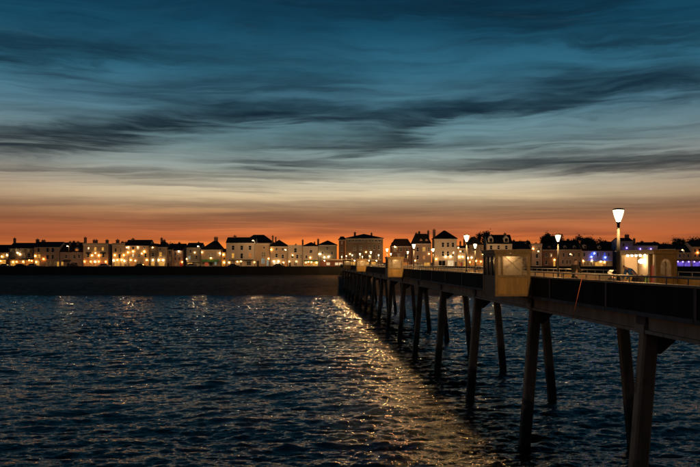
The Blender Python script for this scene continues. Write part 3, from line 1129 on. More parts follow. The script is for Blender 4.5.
    for (cx, top, cw) in chim:
        zt = lz(top)
        X, hw = lx(cx), cw * s / 2
        y = depth * .5
        ch = MB().box(X - hw, X + hw, y - .5, y + .5, h - .2, zt - .55).box(X - hw - .1, X + hw + .1, y - .6, y + .6, zt - .549, zt - .38).build('chimney', 'wall_brick', ro)
        npot = max(1, int(hw * 2 / .6))
        for i in range(npot):
            px = X - hw + hw * 2 * (i + .5) / npot
            po = MB().lathe([(.17, zt - .379), (.13, zt)], 7, (px, y, 0)).build('chimney_pot', 'roof_tile', t)
    for (cx, cy, ww, hh, k) in dormers:
        X, Z = lx(cx), lz(cy)
        hw, h2 = ww * s / 2, hh * s / 2
        db = MB().prism_y([(X - hw, Z - h2), (X + hw, Z - h2), (X + hw, Z + h2 * .45), (X, Z + h2 * 1.25), (X - hw, Z + h2 * .45)], .35, depth * .5 - .2).build('dormer', wall, ro)
        pn = box('pane', X - hw * .62, X + hw * .62, .30, .348, Z - h2 * .7, Z + h2 * .4, EM[k], t)
    for (cx, cy, mname) in lamps:
        lamp_part(t, lx(cx), 0, lz(cy), mname)
    for (a, bq, ytop, yb, mname, out) in awn:
        za, zb = lz(ytop), lz(yb)
        mb = MB().prism_x([(-.003, za), (-.003, za - .12), (-out, zb - .12), (-out, zb)], lx(a), lx(bq))
        mb.build('awning', mname, t)
    return t


W_, G_, O_, WA = 'globe_white', 'globe_warm', 'globe_orange', 'globe_soft'
house('dark low-roofed pub with warm lit windows at the far south end', -14, 8.4, 252, 245, 'wall_brown', Yd=306,
      shop=((-4, 262.5, 6, 6, 'o'), (3, 262.5, 6, 6.5, 'y')), wins=((3, 256, 3, 4, 'y'), (-3, 256, 3, 4, 'o')), lamps=((7.3, 255, W_), (2.2, 256.5, G_), (-5, 258, G_), (1, 261, O_)), awn=((-8, 8, 258.6, 259.6, 'awning_dark', 1.2),))
house('dark-roofed pub with pale balcony frieze and brightly lit orange ground floor', 8.8, 33.8, 248, 243, 'wall_brown', Yd=305,
      wins=((12, 250.4, 3, 3, 'p'), (17, 250.4, 3, 3, 'p'), (22, 250.4, 3, 3, 'p'), (28, 250.4, 3, 3, 'p'), (24, 255.5, 3, 4, 'p'), (29, 255.5, 3, 4, 'd')),
      shop=((13, 263.3, 5, 5, 'y'), (21, 263.3, 6, 5, 'o'), (29, 263, 7, 5, 'o')), chim=((9.8, 237, 1.8), (33, 238, 2.8)), lamps=((18, 252.8, W_), (20.3, 254.3, W_), (29.5, 260.3, O_), (32, 260.8, O_), (13.3, 262, G_), (17, 261.8, O_), (23.5, 261.7, G_)),
      awn=((9, 16, 257.5, 258.8, 'awning_dark', 1.0), (21, 34, 258.4, 259.4, 'awning_dark', 1.0)))
house('cream three-storey house with a red lit sign above its door', 34.2, 59.5, 247, 242, 'wall_cream', Yd=304,
      wins=((38.5, 250.2, 2.6, 4, 'd'), (47.5, 250, 2.8, 4.4, 'd'), (52.7, 250, 2.8, 4.4, 'd'), (39.3, 256.2, 2.8, 4, 'y'), (47.7, 257, 2.6, 4, 'd'), (52.5, 257, 2.6, 4, 'd'), (55, 263.3, 3, 4, 'p')),
      doors=((46, 2.6, 5, 'p'), (58, 2, 6, 'y')), shop=((37.8, 263.2, 3.2, 4.4, 'y'), (50.5, 263.2, 3, 4.4, 'p')), chim=((39, 239, 3.2), (44.5, 241.4, 2)), lamps=((35.4, 256, G_), (43.8, 259, O_), (36.5, 262, G_)))
house('low cream house with dormer lit orange and dark ground-floor awnings', 60, 82.8, 251.8, 245, 'wall_pink', Yd=303,
      wins=((66, 256.5, 2.4, 3.4, 'd'), (74.2, 256.8, 2.4, 3.4, 'd'), (79, 256.5, 2.4, 3.4, 'd')), doors=((68, 2.4, 5, 'd'), (75.5, 2.2, 5, 'd')), shop=((62.3, 263.6, 2.4, 4, 'y'), (72, 264, 3, 3.4, 'p')),
      chim=((66, 240.4, 1.6), (74, 240.4, 2.2), (81.4, 236.2, 2.2)), dormers=((76.5, 249.9, 4, 4.4, 'o'),), awn=((63.5, 71, 259.8, 261, 'awning_dark', 1.0), (71.8, 77.5, 262.6, 263.3, 'awning_dark', 1.0)), rm='roof_tile')
house('warm floodlit hotel with twin chimney stacks and two lit upper windows', 83.2, 108, 244.6, 243, 'wall_cream', 'flat', Yd=302,
      wins=((95.2, 248.9, 2.8, 3.8, 'y'), (102.7, 248.9, 2.6, 3.6, 'y'), (88, 249, 2.6, 3.6, 'd'), (88, 255.3, 2.6, 4, 'd'), (95.5, 256, 3.4, 4, 'o'), (103.3, 255.3, 2.4, 4, 'd')),
      shop=((88, 264, 6, 4, 'o'), (95.3, 264, 6, 4, 'o'), (102.6, 264, 6, 4, 'r')), chim=((91.5, 238.6, 4.4), (103.5, 238.6, 2.6)),
      lamps=((92.2, 255.4, G_), (99, 255.4, G_), (84.8, 261.5, O_), (91, 261.7, O_), (95.2, 261.8, W_), (99, 261.5, O_), (106, 261.8, O_), (95.6, 253, WA)), awn=((86, 91, 252.3, 253.3, 'awning_dark', .8), (100.5, 106, 252.3, 253.3, 'awning_dark', .8)))
house('lamplit cream hotel wing with round wall lamps beside the dark alley', 112.2, 124.8, 245, 243, 'wall_cream', 'flat', Yd=301,
      wins=((115.5, 250, 2.4, 3.6, 'd'), (120.6, 250, 2.4, 3.6, 'p'), (119.4, 256, 2.6, 4.2, 'd')), shop=((117, 263.4, 5.4, 5, 'y'), (122.8, 263.4, 3, 5, 'y')), chim=((114.2, 238.4, 3), (119, 240.4, 2.2), (122.5, 240.8, 3)),
      lamps=((115, 255.1, G_), (124, 255.1, G_), (113.8, 260.4, W_), (117.5, 260, G_), (121.8, 259.8, G_), (124.6, 261, W_)))
house('long lamplit hotel front with pale first-floor sign and many warm lamps', 125.2, 149.2, 245.4, 240, 'wall_cream', Yd=301,
      wins=((128.5, 248, 2, 3, 'w'), (133, 248, 2, 3, 'd'), (138, 248, 2, 3, 'w'), (144, 248, 2, 3, 'd'), (133, 255.2, 2.2, 3.6, 'w'), (138.8, 255.5, 3.4, 4, 'p'), (145.5, 255.5, 2.2, 4, 'd')),
      shop=((132.5, 263.6, 5, 4.6, 'o'), (139, 263.6, 5, 4.4, 'p'), (146, 263.6, 5, 4.4, 'o')), chim=((129.8, 237.4, 2.6),), lamps=((128.3, 252.4, G_), (133.3, 251.5, G_), (144.5, 251.5, G_), (131, 260, G_), (147, 260, G_), (128.6, 247.2, WA), (138, 247.2, WA), (135.5, 260.6, WA), (142, 253.5, WA)))
house('hotel end with steep dark gable bay between lamplit windows', 149.6, 157.2, 246.4, 243.2, 'wall_brown', 'front', Yd=300.6,
      wins=((152.8, 248.6, 2.2, 2.8, 'd'), (152.8, 254.5, 2.4, 4.2, 'd')), shop=((152.8, 263.3, 3.6, 5.2, 'y'),), lamps=((153, 260, W_), (152.8, 247.5, WA)))
house('hotel corner block with hipped roof, tall chimney and yellow lit bay', 157.6, 166, 247, 240.5, 'wall_cream', 'hip', Yd=301,
      wins=((160.4, 254.4, 3, 4.6, 'y'), (160, 249.3, 2, 2.6, 'd'), (164, 249.3, 2, 2.6, 'p')), shop=((161.6, 263.6, 6, 4.6, 'y'),), chim=((158.8, 236.8, 1.8), (161.4, 238.6, 2.4)), lamps=((158.8, 260.1, W_), (163.2, 260.1, W_)), inset=4)
house('small dim terraced house with a canted bay window', 167, 172.6, 249.4, 246, 'wall_pink', Yd=303, wins=((169.7, 252.5, 2, 3.4, 'd'), (170, 258.5, 2.2, 4, 'p')), doors=((168.2, 1.6, 5, 'd'),))
house('small dim terraced house lit by one white street light', 173, 182.6, 250.4, 245, 'wall_pink', Yd=304, rm='roof_tile', wins=((175.2, 254, 1.8, 3, 'd'), (179.3, 259, 2.4, 3.4, 'd'), (175.2, 259, 1.8, 3, 'd')),
      doors=((181, 1.8, 5, 'r'),), shop=((176.5, 264, 4, 3.4, 'p'),), lamps=((179, 251.3, W_), (182.3, 262, O_)))
house('grey-green shop house with a small white lit sign', 186.4, 200.8, 247.4, 243, 'wall_grey', Yd=303, wins=((189.2, 257.6, 2.8, 3.6, 'g'), (196.4, 257.5, 2.4, 3.4, 'd'), (190.4, 251.5, 2.2, 3.2, 'd')),
      shop=((190, 264.4, 5, 3.6, 'y'), (197, 264.4, 5, 3.6, 'p')), chim=((196.4, 241, 1.8),), lamps=((194.9, 252.4, WA), (185.9 + .9, 259, WA)), awn=((187, 200.5, 261, 261.8, 'awning_cream', .7),))
house('cream pub with tall central chimney, steep roof and long green awning', 201.2, 220.6, 249.6, 239.6, 'wall_cream', 'point', Yd=301, apex=214,
      wins=((211, 255.2, 5.6, 4.6, 'p'),), shop=((206.5, 264.2, 4, 4, 'r'), (215.5, 263.4, 2.6, 3.8, 'g'), (211, 264.3, 3.4, 3.8, 'd')), chim=((214, 236, 3.6),), lamps=((202.2, 252.2, WA), (211, 258, WA), (220.2, 253.3, W_)), awn=((202, 219, 259.4, 261.6, 'awning_green', 1.1),))
house('narrow ochre house glowing yellow under a wall lamp in the alley', 221, 225.6, 252, 249, 'wall_cream', Yd=306, lamps=((223.6, 254.6, G_), (224.2, 262.4, G_)), wins=((224, 258.5, 1.3, 2.6, 'd'),), doors=((222.5, 1.6, 5, 'y'),))
house('white three-storey inn with two lit sash windows and a dark slate roof', 226.2, 255.2, 242.6, 237.4, 'wall_white', Yd=299,
      wins=((233, 247.8, 3, 4.6, 'd'), (241.6, 247.8, 3, 4.6, 'd'), (250, 247.8, 3, 4.6, 'd'), (233, 255.7, 2.8, 5.2, 'y'), (241.6, 256, 2.8, 5.4, 'd'), (250, 255.7, 2.8, 5.2, 'o'), (233, 263.3, 4, 3.8, 'p'), (248.8, 263.3, 4.6, 3.6, 'd')),
      doors=((241, 2.4, 5.4, 'p'),), chim=((233.2, 234.4, 2.6),), lamps=((241, 261.2, WA), (229.2, 262.5, WA), (254.6, 262.2, WA), (237.5, 261.7, WA)), awn=((229, 254, 259.6, 260.2, 'awning_dark', .6),))
house('cream house with a tall pale bay window and dark door', 255.6, 270, 244, 243, 'wall_cream', 'flat', Yd=301,
      wins=((264, 247.6, 2, 2.4, 'd'), (263.4, 254.4, 4.4, 5, 'p'), (263, 261, 3.6, 5.4, 'g'), (267.6, 262.8, 2.4, 6, 'g')), doors=((258, 2, 7, 'd'),), lamps=((268.6, 258.6, WA),))
house('large house with a high black hipped roof rising behind the white inn', 242, 272.4, 243, 234.3, 'wall_brown', 'hip', Yd=313, depth=11, inset=10, wins=((262, 240, .01, .01, 'd'),)[:0])
house('cream house washed yellow by a corner lamp, white lit shopfront below', 270.4, 287.6, 246.4, 239.4, 'wall_cream', 'hip', Yd=300, apex=278,
      wins=((276.6, 249.3, 2.2, 2.4, 'd'), (282.6, 249.3, 2.2, 2.4, 'd'), (276.5, 255.5, 2.4, 4, 'd'), (282.8, 256.5, 2.4, 4, 'd')), shop=((276, 262.9, 5.6, 3, 'w'),), doors=((286.2, 1.8, 5.6, 'o'), (282.6, 1.6, 5, 'd')), chim=((271.6, 234.6, 1.4), (274.6, 236.2, 1.3)),
      lamps=((271.4, 249.5, G_), (274, 261.3, W_), (278.6, 261.3, W_), (283.6, 262.5, WA)))
house('narrow grey-white flat-parapet house with slim chimney', 288, 302.6, 246, 245, 'wall_white', 'flat', Yd=300,
      wins=((295.4, 250.3, 3, 4.4, 'd'), (292.4, 256.2, 2.6, 3.6, 'd'), (297.2, 256.6, 2.2, 4, 'd'), (301, 256.6, 1.4, 4, 'p')), doors=((290, 1.8, 6, 'd'),), shop=((295.4, 263.8, 3.4, 4, 'p'),), chim=((302, 238.8, 1.6), (295, 243.2, 1.6)), lamps=((292.6, 255.2, WA), (289.4, 261.6, WA), (296.4, 261.5, WA)))
house('pale hip-roofed house with striped lit awning and small white sign', 303, 318, 246.2, 241.8, 'wall_white', 'hip', Yd=299,
      wins=((311, 251.5, 2.8, 3.2, 'd'), (306.4, 257, 2, 3, 'd')), shop=((307.4, 264, 6.6, 3.4, 'o'), (314.6, 264, 5.6, 3.4, 'y')), chim=((317.6, 238, 1.8), (314, 241, 1.4)), lamps=((310.4, 257.6, WA), (308.4, 261.8, WA), (316.6, 262.6, G_), (306, 262.6, WA), (311.4, 262, WA)), awn=((304, 318, 260.2, 261.2, 'awning_green', 1.0),))
house('pale hip-roofed house with two bright lamps on its front', 318.4, 336.4, 245, 240, 'wall_grey', 'hip', Yd=300,
      wins=((327.4, 248.3, 3, 2.8, 'd'), (322.6, 253, 2.2, 3.4, 'd'), (332, 253, 2.2, 3.4, 'd')), lamps=((320.2, 254, W_), (324.4, 257.2, W_), (328.5, 256.7, W_)), shop=((330, 263.6, 9, 4, 'y'),), chim=((317.9, 238.4, 1.6),))
# the big hotel behind the pier entrance
house('large brown seafront hotel with wide overhanging hipped roof and attic windows', 345.5, 383, 238.4, 233.2, 'wall_brown', 'hip', Yd=297, depth=14, name='hotel', cat='hotel',
      wins=tuple((x, 240.7, 2.6, 2.4, 'd') for x in (349.5, 353, 356.5, 360, 363.5, 369, 372.5, 376, 379.5)) + ((354.6, 248, 3.2, 5.2, 'd'), (360.8, 248, 3.2, 5.2, 'd'), (369.6, 247.3, 2.2, 4.6, 'd'), (374.2, 247.3, 2.2, 4.6, 'd'), (379, 247.3, 2.2, 4.6, 'd'),
      (354.6, 256, 3, 5, 'p'), (360.8, 256, 3, 5, 'p'), (370, 256, 3, 5, 'd'), (377, 256, 3, 5, 'p')), shop=((356, 264, 8, 4, 'y'), (366, 264, 6, 4, 'p'), (376, 264, 8, 4, 'o')), chim=((355, 230.8, 2.2), (372, 231.6, 1.8)), lamps=((366, 252, WA), (350, 254, WA)))
house('narrow brick end block of the big seafront hotel', 338.8, 345.2, 239.6, 236, 'wall_brick', 'hip', Yd=299, depth=10, wins=((341.8, 242.5, 1.6, 2.6, 'p'), (341.8, 249, 1.8, 4.4, 'd'), (341.8, 256, 1.8, 4.4, 'd')), inset=5)
house('brown-brick building with broad dark mansard roof behind pier lamps', 391.4, 412, 246.2, 238.6, 'wall_brick', 'mansard', 'roof_tile', Yd=302,
      wins=((395, 249.5, 2.4, 3.4, 'p'), (401, 249.8, 2.4, 3.4, 'd'), (407, 249.8, 2.4, 3.4, 'd'), (399, 255.8, 4, 4.2, 'p'), (406, 256, 3, 4, 'd')), shop=((397, 264, 6, 4, 'p'), (406, 264, 6, 4, 'o')), lamps=((400.5, 259.5, WA), (394.6, 246.6, WA)), chim=((392.6, 242, 1.6),))
house('tall brown house with two chimneys, reddish attic and lit yellow windows', 412.6, 431.2, 243.5, 233.6, 'wall_pink', 'mansard', Yd=301,
      wins=((424, 249.2, 3.2, 4.4, 'y'), (424, 257.4, 2.4, 3.4, 'o'), (417.6, 249.4, 2.6, 4.4, 'd'), (417.6, 257.4, 2.6, 4.4, 'd'), (428.8, 249.4, 2, 4, 'd')), dormers=((421, 241, 3, 4, 'r'), (426.6, 241, 3, 4, 'r')),
      shop=((419, 264.4, 6, 4, 'p'), (427, 264.4, 6, 4, 'y')), chim=((417.2, 231.8, 2), (420.2, 230.2, 1.8), (429.4, 229.4, 1.8)), lamps=((428.8, 253.8, WA), (415, 260.6, WA)))
house('white-fronted house with pointed slate roof, pale cornice and tall chimney', 434.6, 457, 238.8, 230, 'wall_white', 'point', Yd=299,
      wins=((443, 244.8, 2.6, 4.6, 'd'), (448, 244.8, 2.6, 4.6, 'd'), (453, 244.8, 2.6, 4.6, 'd'), (443, 253.6, 2.4, 5, 'd'), (448, 253.6, 2.4, 5, 'd'), (453.2, 253.6, 2.4, 5, 'd')),
      shop=((442, 263.6, 7, 6.4, 'd'), (450.6, 263.4, 6.4, 6.4, 'w')), doors=((455.8, 1.6, 6, 'd'),), chim=((435.4, 228.2, 2.6), ), lamps=((445.5, 256.6, W_), (450.6, 256.6, W_), (436.2, 259, G_)), inset=8)
house('low cream shop washed yellow, with white lit shop sign and red door', 457.4, 468.6, 248, 246, 'wall_cream', Yd=300, wins=((463, 251.5, 2, 3, 'd'), (466.8, 251.5, 1.6, 3, 'd')),
      shop=((459, 263.6, 2.6, 6, 'o'), (465, 263.6, 3, 6, 'y')), doors=((461.4, 1.6, 5.4, 'r'),), lamps=((458.2, 247.6, G_), (459.2, 256.8, W_), (462.4, 256.8, W_), (468, 258, W_)), chim=((462, 240.4, 1.6), (466, 238, 1.8)))
house('brown gabled house above an orange-lit shop row', 469, 483.6, 244.8, 236.4, 'wall_brown', 'front', Yd=301, wins=((473.6, 249.4, 2.2, 3.2, 'd'), (480.8, 249.4, 2, 3.2, 'd')),
      shop=((472.8, 263, 5.4, 5, 'o'), (480, 263, 6, 5, 'o')), lamps=((471.5, 257.6, W_), (469.8, 262, O_), (480.8, 261.6, O_), (476, 261, G_), (482.4, 254, WA)), apex=474.5)
house('white house with steep slate roof, two gabled dormers and tall chimney', 487.4, 512.2, 243.4, 234.8, 'wall_white', Yd=299, wins=((491.2, 247.4, 2.8, 4.2, 'd'), (498.6, 247.4, 2.8, 4.2, 'd'), (506.4, 247.4, 2.8, 4.2, 'd'), (491.2, 256, 2.8, 4.4, 'p'), (498.6, 256, 2.8, 4.4, 'd'), (506.4, 256, 2.8, 4.4, 'p')),
      dormers=((491, 239.6, 4.8, 6.6, 'd'), (506.4, 239.6, 4.8, 6.6, 'd')), chim=((507.2, 232, 2.2),), shop=((494, 264.2, 8, 4, 'p'), (505, 264.2, 8, 4, 'o')), lamps=((499, 261, WA),))
house('low dim house hidden behind the nearest pier shelter', 512.6, 531.4, 249, 243.6, 'wall_brown', Yd=303, wins=((517, 253, 2.4, 3.6, 'd'), (523, 253, 2.4, 3.6, 'd'), (528, 253, 2.4, 3.6, 'd')), shop=((520, 263.6, 9, 4.4, 'p'),), chim=((528, 241, 1.8),))
house('narrow pink-fronted house with a yellow lamp at its corner', 531.8, 542, 245.4, 243.4, 'wall_pink', 'flat', Yd=301, wins=((536.2, 248.8, 1.8, 3, 'p'), (539.4, 248.8, 1.6, 3, 'd'), (537, 256, 3, 4, 'd'), (537.4, 263.4, 3, 4.4, 'd')), lamps=((533, 248.6, G_),), chim=((538.8, 241.6, 1.6),))
house('dark brick terraced house with one tall lit yellow doorway', 542.4, 556.4, 249.4, 244, 'wall_brick', Yd=303, wins=((546.4, 255, 2.4, 3.8, 'd'), (551, 255, 2.2, 3.8, 'd'), (546.4, 262.6, 2.4, 3.8, 'd')), doors=((554.3, 2, 7.2, 'y'),), lamps=((554.3, 259.8, G_),), dormers=((549.6, 247.6, 2.6, 3, 'd'),))
house('brown terrace with four upper sash windows and two roof dormers', 557, 582, 249.2, 243.6, 'wall_pink', Yd=303, wins=tuple((x, 255, 1.9, 3.8, 'd') for x in (563.8, 569, 574, 579.2)) + tuple((x, 262, 1.9, 3.8, 'd') for x in (563, 567.2, 570.4, 576)), dormers=((565.4, 247.2, 2.6, 3, 'd'), (575, 247.2, 2.6, 3, 'd')), doors=((579.8, 1.8, 6, 'd'),))
house('restaurant with blue floodlit upper front and warm lit veranda', 582.4, 612.6, 250.6, 244, 'wall_cream', Yd=301, rm='roof_tile', wins=((584.4, 254.6, 2, 3.6, 'd'), (592, 254.6, 3, 4, 'b'), (598, 254.6, 2, 3.6, 'd'), (604.8, 254.6, 1.6, 4.2, 'b'), (609, 254.6, 1.8, 3.6, 'd')),
      shop=((588, 264, 9, 4, 'p'), (599, 264, 8, 4.4, 'y'), (608.4, 264, 5, 4, 'p')), lamps=((591.2, 256.8, 'globe_blue'), (594.2, 253.4, 'globe_blue'), (605, 257.4, 'globe_blue'), (583.2, 260.8, G_), (591.6, 260.6, W_), (600.6, 261.5, W_), (604.4, 262, G_)), dormers=((585.4, 246.6, 2.6, 3.4, 'd'), (600, 247.4, 2.6, 3, 'd')), awn=((583, 612, 259.9, 260.7, 'awning_cream', .8),))
house('lilac-lit gabled house with one broad brick chimney', 619.6, 633, 241, 238, 'wall_lilac', Yd=301, wins=((623.6, 245, 1.8, 3.6, 'd'), (623.6, 252, 1.8, 3.6, 'd'), (629.6, 252, 1.8, 3.6, 'd')), chim=((631, 233.4, 3.8),), lamps=((626.5, 248, 'globe_violet'),))
house('long low lilac-lit wing with a flat parapet', 633.4, 657.6, 246.4, 245.6, 'wall_lilac', 'flat', Yd=302, wins=tuple((x, 251, 2, 3, 'd') for x in (637, 642.6, 648, 653.6)), lamps=((640, 249, 'globe_violet'), (650.6, 249, 'globe_violet')), chim=((638.4, 237.4, 1.6),))
house('cream house end with a single dark upper window, behind the shelter', 658, 675.4, 248.8, 244.2, 'wall_brown', Yd=302, wins=((670, 250.8, 2.4, 2.4, 'd'), (664, 252, 2.2, 2.4, 'd')), shop=((667, 263, 10, 5, 'p'),))
house('brown cottage row above the violet-lit bar front', 675.8, 691.2, 252, 245, 'wall_pink', Yd=302, wins=((680, 255.8, 2, 3.8, 'd'), (684.2, 255.8, 2, 3.8, 'd'), (688.4, 255.8, 2, 3.8, 'd')), shop=((683.4, 264.6, 14, 5.4, 'v'),), lamps=((677.6, 261.6, 'globe_violet'), (682.6, 261.8, 'globe_violet'), (688.4, 261.8, 'globe_violet')), awn=((676, 691, 259.6, 260.4, 'awning_dark', 1.0),))
house('tan-orange lamplit house at the north end beside the violet bar', 691.6, 722, 246.4, 241.4, 'wall_cream', Yd=301, wins=((695.2, 250.2, 2, 3.4, 'd'), (699.6, 250.2, 2, 3.4, 'd'), (695.2, 256, 2, 3.2, 'd'), (699.6, 256, 2, 3.2, 'd'), (707, 250, 2, 3.4, 'd')), shop=((698, 264.6, 11, 5.4, 'v'), (712, 264, 10, 5, 'v')), lamps=((694, 261.8, 'globe_violet'), (700, 261.8, 'globe_violet'), (697.4, 252.6, 'globe_orange')), awn=((692, 706, 259.6, 260.4, 'awning_dark', 1.0),))

house('dark back-row house with low slate roof between restaurant and lilac house', 604, 624, 246.5, 241.8, 'wall_brown', Yd=322, chim=((609, 239.4, 2), (620.4, 239.8, 2)))
house('dark back-row house with tall stack behind the lilac wing', 641, 662, 246.8, 242.4, 'wall_brick', Yd=324, rm='roof_tile', chim=((646, 240, 2.2), (658.6, 240.6, 1.8)))
house('dark back-row house with twin stacks behind the nearest shelter', 513, 532, 247, 241.4, 'wall_brown', Yd=324, chim=((516, 239, 2), (530, 239.4, 2)))
house('dark back-row house with stacks behind the brown terrace', 556, 581, 246.4, 240.6, 'wall_brick', Yd=326, chim=((558.6, 237.8, 2), (571, 238, 2.2)))
house('dark back-row house rising behind the low cream house', 61, 80, 248, 242.6, 'wall_brown', Yd=320, chim=((70, 240, 1.8),))
house('dark back-row house behind the dim terraced houses', 168, 184, 249, 243.8, 'wall_brick', Yd=322, chim=((177, 241.4, 2),))

# pier entrance pavilion: long flat white canopy, lit kiosks below
Yp = 268.0
pv = thing('entrance_pavilion', 'long low pier entrance pavilion with flat white canopy and lit windows', 'pavilion', (px2w(318, 262, Yp)[0], Yp, GROUND))


def lp(x):
    return (x - 318) * Yp / F


zr = EYE + 3.0 * Yp / F - GROUND
box('canopy', lp(322), lp(381), -1.4, 5, zr - .32, zr, 'wall_white', pv)
MB().box(lp(322) - .05, lp(381) + .05, -1.45, 5.05, zr + .001, zr + .05).build('flashing', 'trim', pv)
box('kiosk_wall', lp(320), lp(345), .3, 4.5, 0, zr - .33, 'wall_red', pv)
for x in (328.2, 336.6, 340.6):
    wn_ = MB().box(lp(x) - .62, lp(x) + .62, .18, .298, 1.0, 2.0).build('window', 'frame_white', pv)
    box('pane', lp(x) - .52, lp(x) + .52, .15, .178, 1.1, 1.9, 'win_white', wn_)
for x in (349, 356, 363, 370, 377):
    box('column', lp(x) - .12, lp(x) + .12, -.9, -.66, 0, zr - .33, 'post_white', pv)
for x in (346.5, 352.5, 359.5, 366.5, 373.5):
    box('kiosk_window', lp(x) - .8, lp(x) + .8, 2.0, 2.1, .9, 2.1, 'win_yellow', pv)
box('kiosk_wall', lp(345.1), lp(380), 2.2, 4.5, 0, zr - .33, 'wall_cream', pv)
for x in (324.6, 346.2, 354.6, 362.6, 369, 376.4):
    MB().lathe([(.05, -.22), (.18, -.15), (.18, -.05), (.06, 0)], 8, (lp(x), -.9, zr - .33)).build('ceiling_lamp', 'globe_white', pv)

# street lamps on the promenade, several of them added to brighten the house fronts
stl = thing('street_lamp', 'tall promenade lamp column in front of the cream pub', 'lamp', (0, 0, 0), 0)


def column(t, hgt, m, watts=500):
    MB().lathe([(.14, 0), (.14, .5), (.08, .6), (.05, hgt)], 8).build('pole', 'post_white', t)
    MB().tube((0, 0, hgt - .05), (-.55, 0, hgt + .08), .04, n=6).build('arm', 'post_white', t)
    MB().lathe([(.10, -.18), (.26, -.10), (.26, .02), (.12, .12)], 8, (-.6, 0, hgt + .05)).build('lantern', m, t)
    ld = bpy.data.lights.new('bulb', 'POINT')
    ld.energy = watts
    ld.color = (1, .58, .26)
    ld.shadow_soft_size = .12
    lo = bpy.data.objects.new('bulb', ld)
    C.objects.link(lo)
    lo.parent = t
    lo.location = (-.6, 0, hgt - .28)


column(stl, 7.9, 'globe_white', 700)
stl.location = ((199.7 - 350) * 292 / F, 292, GROUND)
for x, lb, hg, wt in ((69, 'tall promenade lamp column in front of the low cream house', 7.9, 900), (128.4, 'added tall promenade lamp column in front of the long hotel front', 7.4, 700), (254.6, 'tallest promenade lamp column, in front of the white inn', 9.9, 1500),
                      (287, 'added promenade lamp column in front of the house with white lit shopfront', 6.6, 900), (320.8, 'promenade lamp column beside the pier entrance pavilion', 5.0, 900), (397, 'promenade lamp column in front of the mansard-roofed brick building', 7.6, 1100),
                      (433.5, 'added promenade lamp column in front of the tall brown house', 6.5, 1100), (462, 'added promenade lamp column in front of the low cream shop', 6.0, 900), (500, 'added promenade lamp column in front of the white house with gabled dormers', 6.0, 1100), (540, 'added promenade lamp column in front of the narrow pink house', 6.0, 600),  # columns put in to light the facades behind them
                      (572, 'added promenade lamp column in front of the brown terrace', 5.0, 600), (684, 'added promenade lamp column in front of the violet-lit bar', 6.5, 600)):
    o = thing('street_lamp', lb, 'lamp', ((x - 350) * 290 / F, 290, GROUND))
    column(o, hg, 'globe_soft', wt)


# parked cars along the front
def car(label, x, Yd, m, grp='cars parked along the seafront'):
    t = thing('parked_car', label, 'car', ((x - 350) * Yd / F, Yd, GROUND), 0, grp)
    MB().prism_y([(-2.1, .32), (2.1, .32), (2.15, .75), (1.9, .88), (1.15, .95), (-1.55, .98), (-2.05, .92), (-2.15, .6)], -.85, .85).build('body', m, t)
    cb_ = MB().hexa([(-1.6, -.78, .96), (1.1, -.78, .94), (1.1, .78, .94), (-1.6, .78, .96)], [(-1.15, -.6, 1.46), (.45, -.6, 1.46), (.45, .6, 1.46), (-1.15, .6, 1.46)]).build('cabin', 'glass_dark', t)
    box('roof', -1.1, .4, -.57, .57, 1.455, 1.50, m, t)
    for wx in (-1.35, 1.35):
        for wy in (-.86, .70):
            wh = MB()
            n = 12
            vs = [(wx + .32 * math.cos(2 * math.pi * i / n), yy, .32 + .32 * math.sin(2 * math.pi * i / n)) for yy in (wy, wy + .18) for i in range(n)]
            wh.add(vs, [(i, (i + 1) % n, n + (i + 1) % n, n + i) for i in range(n)] + [tuple(range(n)), tuple(reversed(range(n, 2 * n)))])
            wh.build('wheel', 'rubber', t)
    for hy in (-.6, .42):
        box('headlight', 2.13, 2.18, hy, hy + .2, .62, .78, 'frame_white', t)
    return t


for x, m_, lb in ((5, 'car_light', 'pale car parked in front of the dark low-roofed pub'), (21, 'car_dark', 'dark car parked in front of the pub with the balcony frieze'), (33, 'car_light', 'pale car parked between the pub and the cream house'),
                  (73, 'car_dark', 'dark car parked in front of the low cream house'), (104.5, 'car_light', 'pale car parked in front of the floodlit hotel'), (141, 'car_dark', 'dark car parked in front of the long hotel front'),
                  (192, 'car_light', 'pale car parked in front of the grey-green shop house'), (234, 'car_dark', 'dark car parked in front of the white inn'), (279, 'car_dark', 'dark car parked in front of the lit white shopfront')):
    car(lb, x, 294.4, m_)


# ------------------------------------------------------------------ trees behind the roofs
def tree_proto(seed, hgt, wid, lumps, leaves):
    rng = random.Random(seed)
    mb = MB()
    mb.tube((0, 0, 0), (.1, 0, hgt * .45), .32, .2, 8)
    ends = []
    for i in range(7):
        a = rng.uniform(0, 6.28)
        e = (math.cos(a) * wid * rng.uniform(.25, .6), math.sin(a) * wid * rng.uniform(.25, .6), hgt * rng.uniform(.55, .9))
        mb.tube((.1, 0, hgt * rng.uniform(.3, .45)), e, .13, .03, 5)
        ends.append(e)
    tk = mb.mesh('trunk')
    cr = MB()
    cs = []
    for i in range(lumps):
        a = rng.uniform(0, 6.28)
        z = rng.uniform(.35, .93)
        rad = wid * math.sqrt(max(.05, 1 - ((z - .55) / .45) ** 2)) * rng.uniform(.1, .85)
        cs.append((math.cos(a) * rad, math.sin(a) * rad, hgt * z, wid * rng.uniform(.22, .42)))
    for i in range(leaves):
        c = rng.choice(cs)
        d = Vector((rng.gauss(0, 1), rng.gauss(0, 1), rng.gauss(0, 1))).normalized() * c[3] * abs(rng.gauss(.55, .42))
        pnt = Vector(c[:3]) + Vector((d.x, d.y, d.z * .8))
        s = rng.uniform(.16, .34)
        a = Vector((rng.gauss(0, 1), rng.gauss(0, 1), rng.gauss(0, 1))).normalized()
        b_ = a.orthogonal().normalized()
        cr.add([pnt - a * s, pnt + b_ * s * .6, pnt + a * s, pnt - b_ * s * .6], [(0, 1, 2, 3)])
    return tk, cr.mesh('crown')


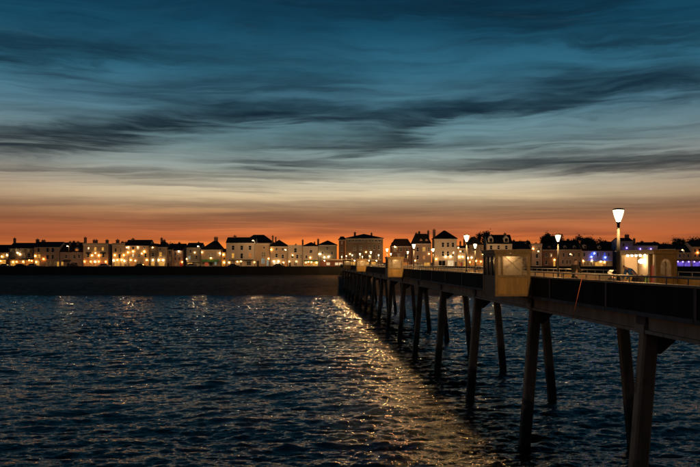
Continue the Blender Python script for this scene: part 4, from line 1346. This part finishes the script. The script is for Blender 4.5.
protos = [tree_proto(1, 11, 4.2, 34, 5200), tree_proto(5, 12, 3.6, 30, 4600), tree_proto(9, 13, 1.4, 20, 2600), tree_proto(14, 10, 4.8, 36, 5400)]
KIND = ['broad dark tree with a rounded crown', 'tall ragged dark tree', 'slender pointed dark tree', 'wide low dark tree']
trees = [(171, 243, 316, 3, 'behind the dim terraced houses'), (181, 245.4, 318, 0, 'beside the alley by the grey-green shop house'), (485.6, 231, 312, 1, 'beside the white house with two gabled dormers'), (517, 240.4, 318, 0, 'behind the low dim house'), (524.5, 242, 322, 3, 'behind the low dim house'),
         (547, 234.6, 318, 1, 'behind the dark brick terraced house'), (553, 232.8, 322, 0, 'behind the dark brick terraced house'), (563.5, 237.6, 320, 2, 'behind the brown terrace, nearest the brick house'), (567.4, 237.4, 322, 2, 'behind the brown terrace'), (574, 238.2, 320, 2, 'behind the brown terrace, nearest the blue-lit restaurant'),
         (580.4, 234.6, 320, 0, 'behind the brown terrace'), (587.4, 236.6, 322, 1, 'behind the blue-lit restaurant'), (596, 239, 320, 3, 'behind the blue-lit restaurant'), (606, 242.4, 322, 3, 'between the blue-lit restaurant and lilac house'),
         (664, 243.5, 320, 3, 'behind the cream house end'), (671, 241.6, 324, 0, 'behind the cream house end'), (678, 237.4, 318, 1, 'behind the brown cottage row'), (688, 239.4, 322, 0, 'behind the tan-orange house'), (695, 237.8, 324, 3, 'behind the tan-orange house'), (703, 238.6, 320, 0, 'past the far end of the tan-orange house'), (640, 243.6, 330, 3, 'behind the lilac wing')]
hts = [11, 12, 13, 10]
for i, (x, y, Yd, k, where) in enumerate(trees):
    X, Z = px2w(x, y, Yd)
    t = thing('tree', KIND[k] + ' ' + where, 'tree', (X, Yd, GROUND - .05), random.uniform(0, 6), 'trees behind the seafront houses')
    s = (Z - GROUND) / hts[k]
    t.scale = (s * random.uniform(.9, 1.1), s * random.uniform(.9, 1.1), s)
    link('trunk', protos[k][0], 'bark', t)
    link('crown', protos[k][1], 'leaf', t)
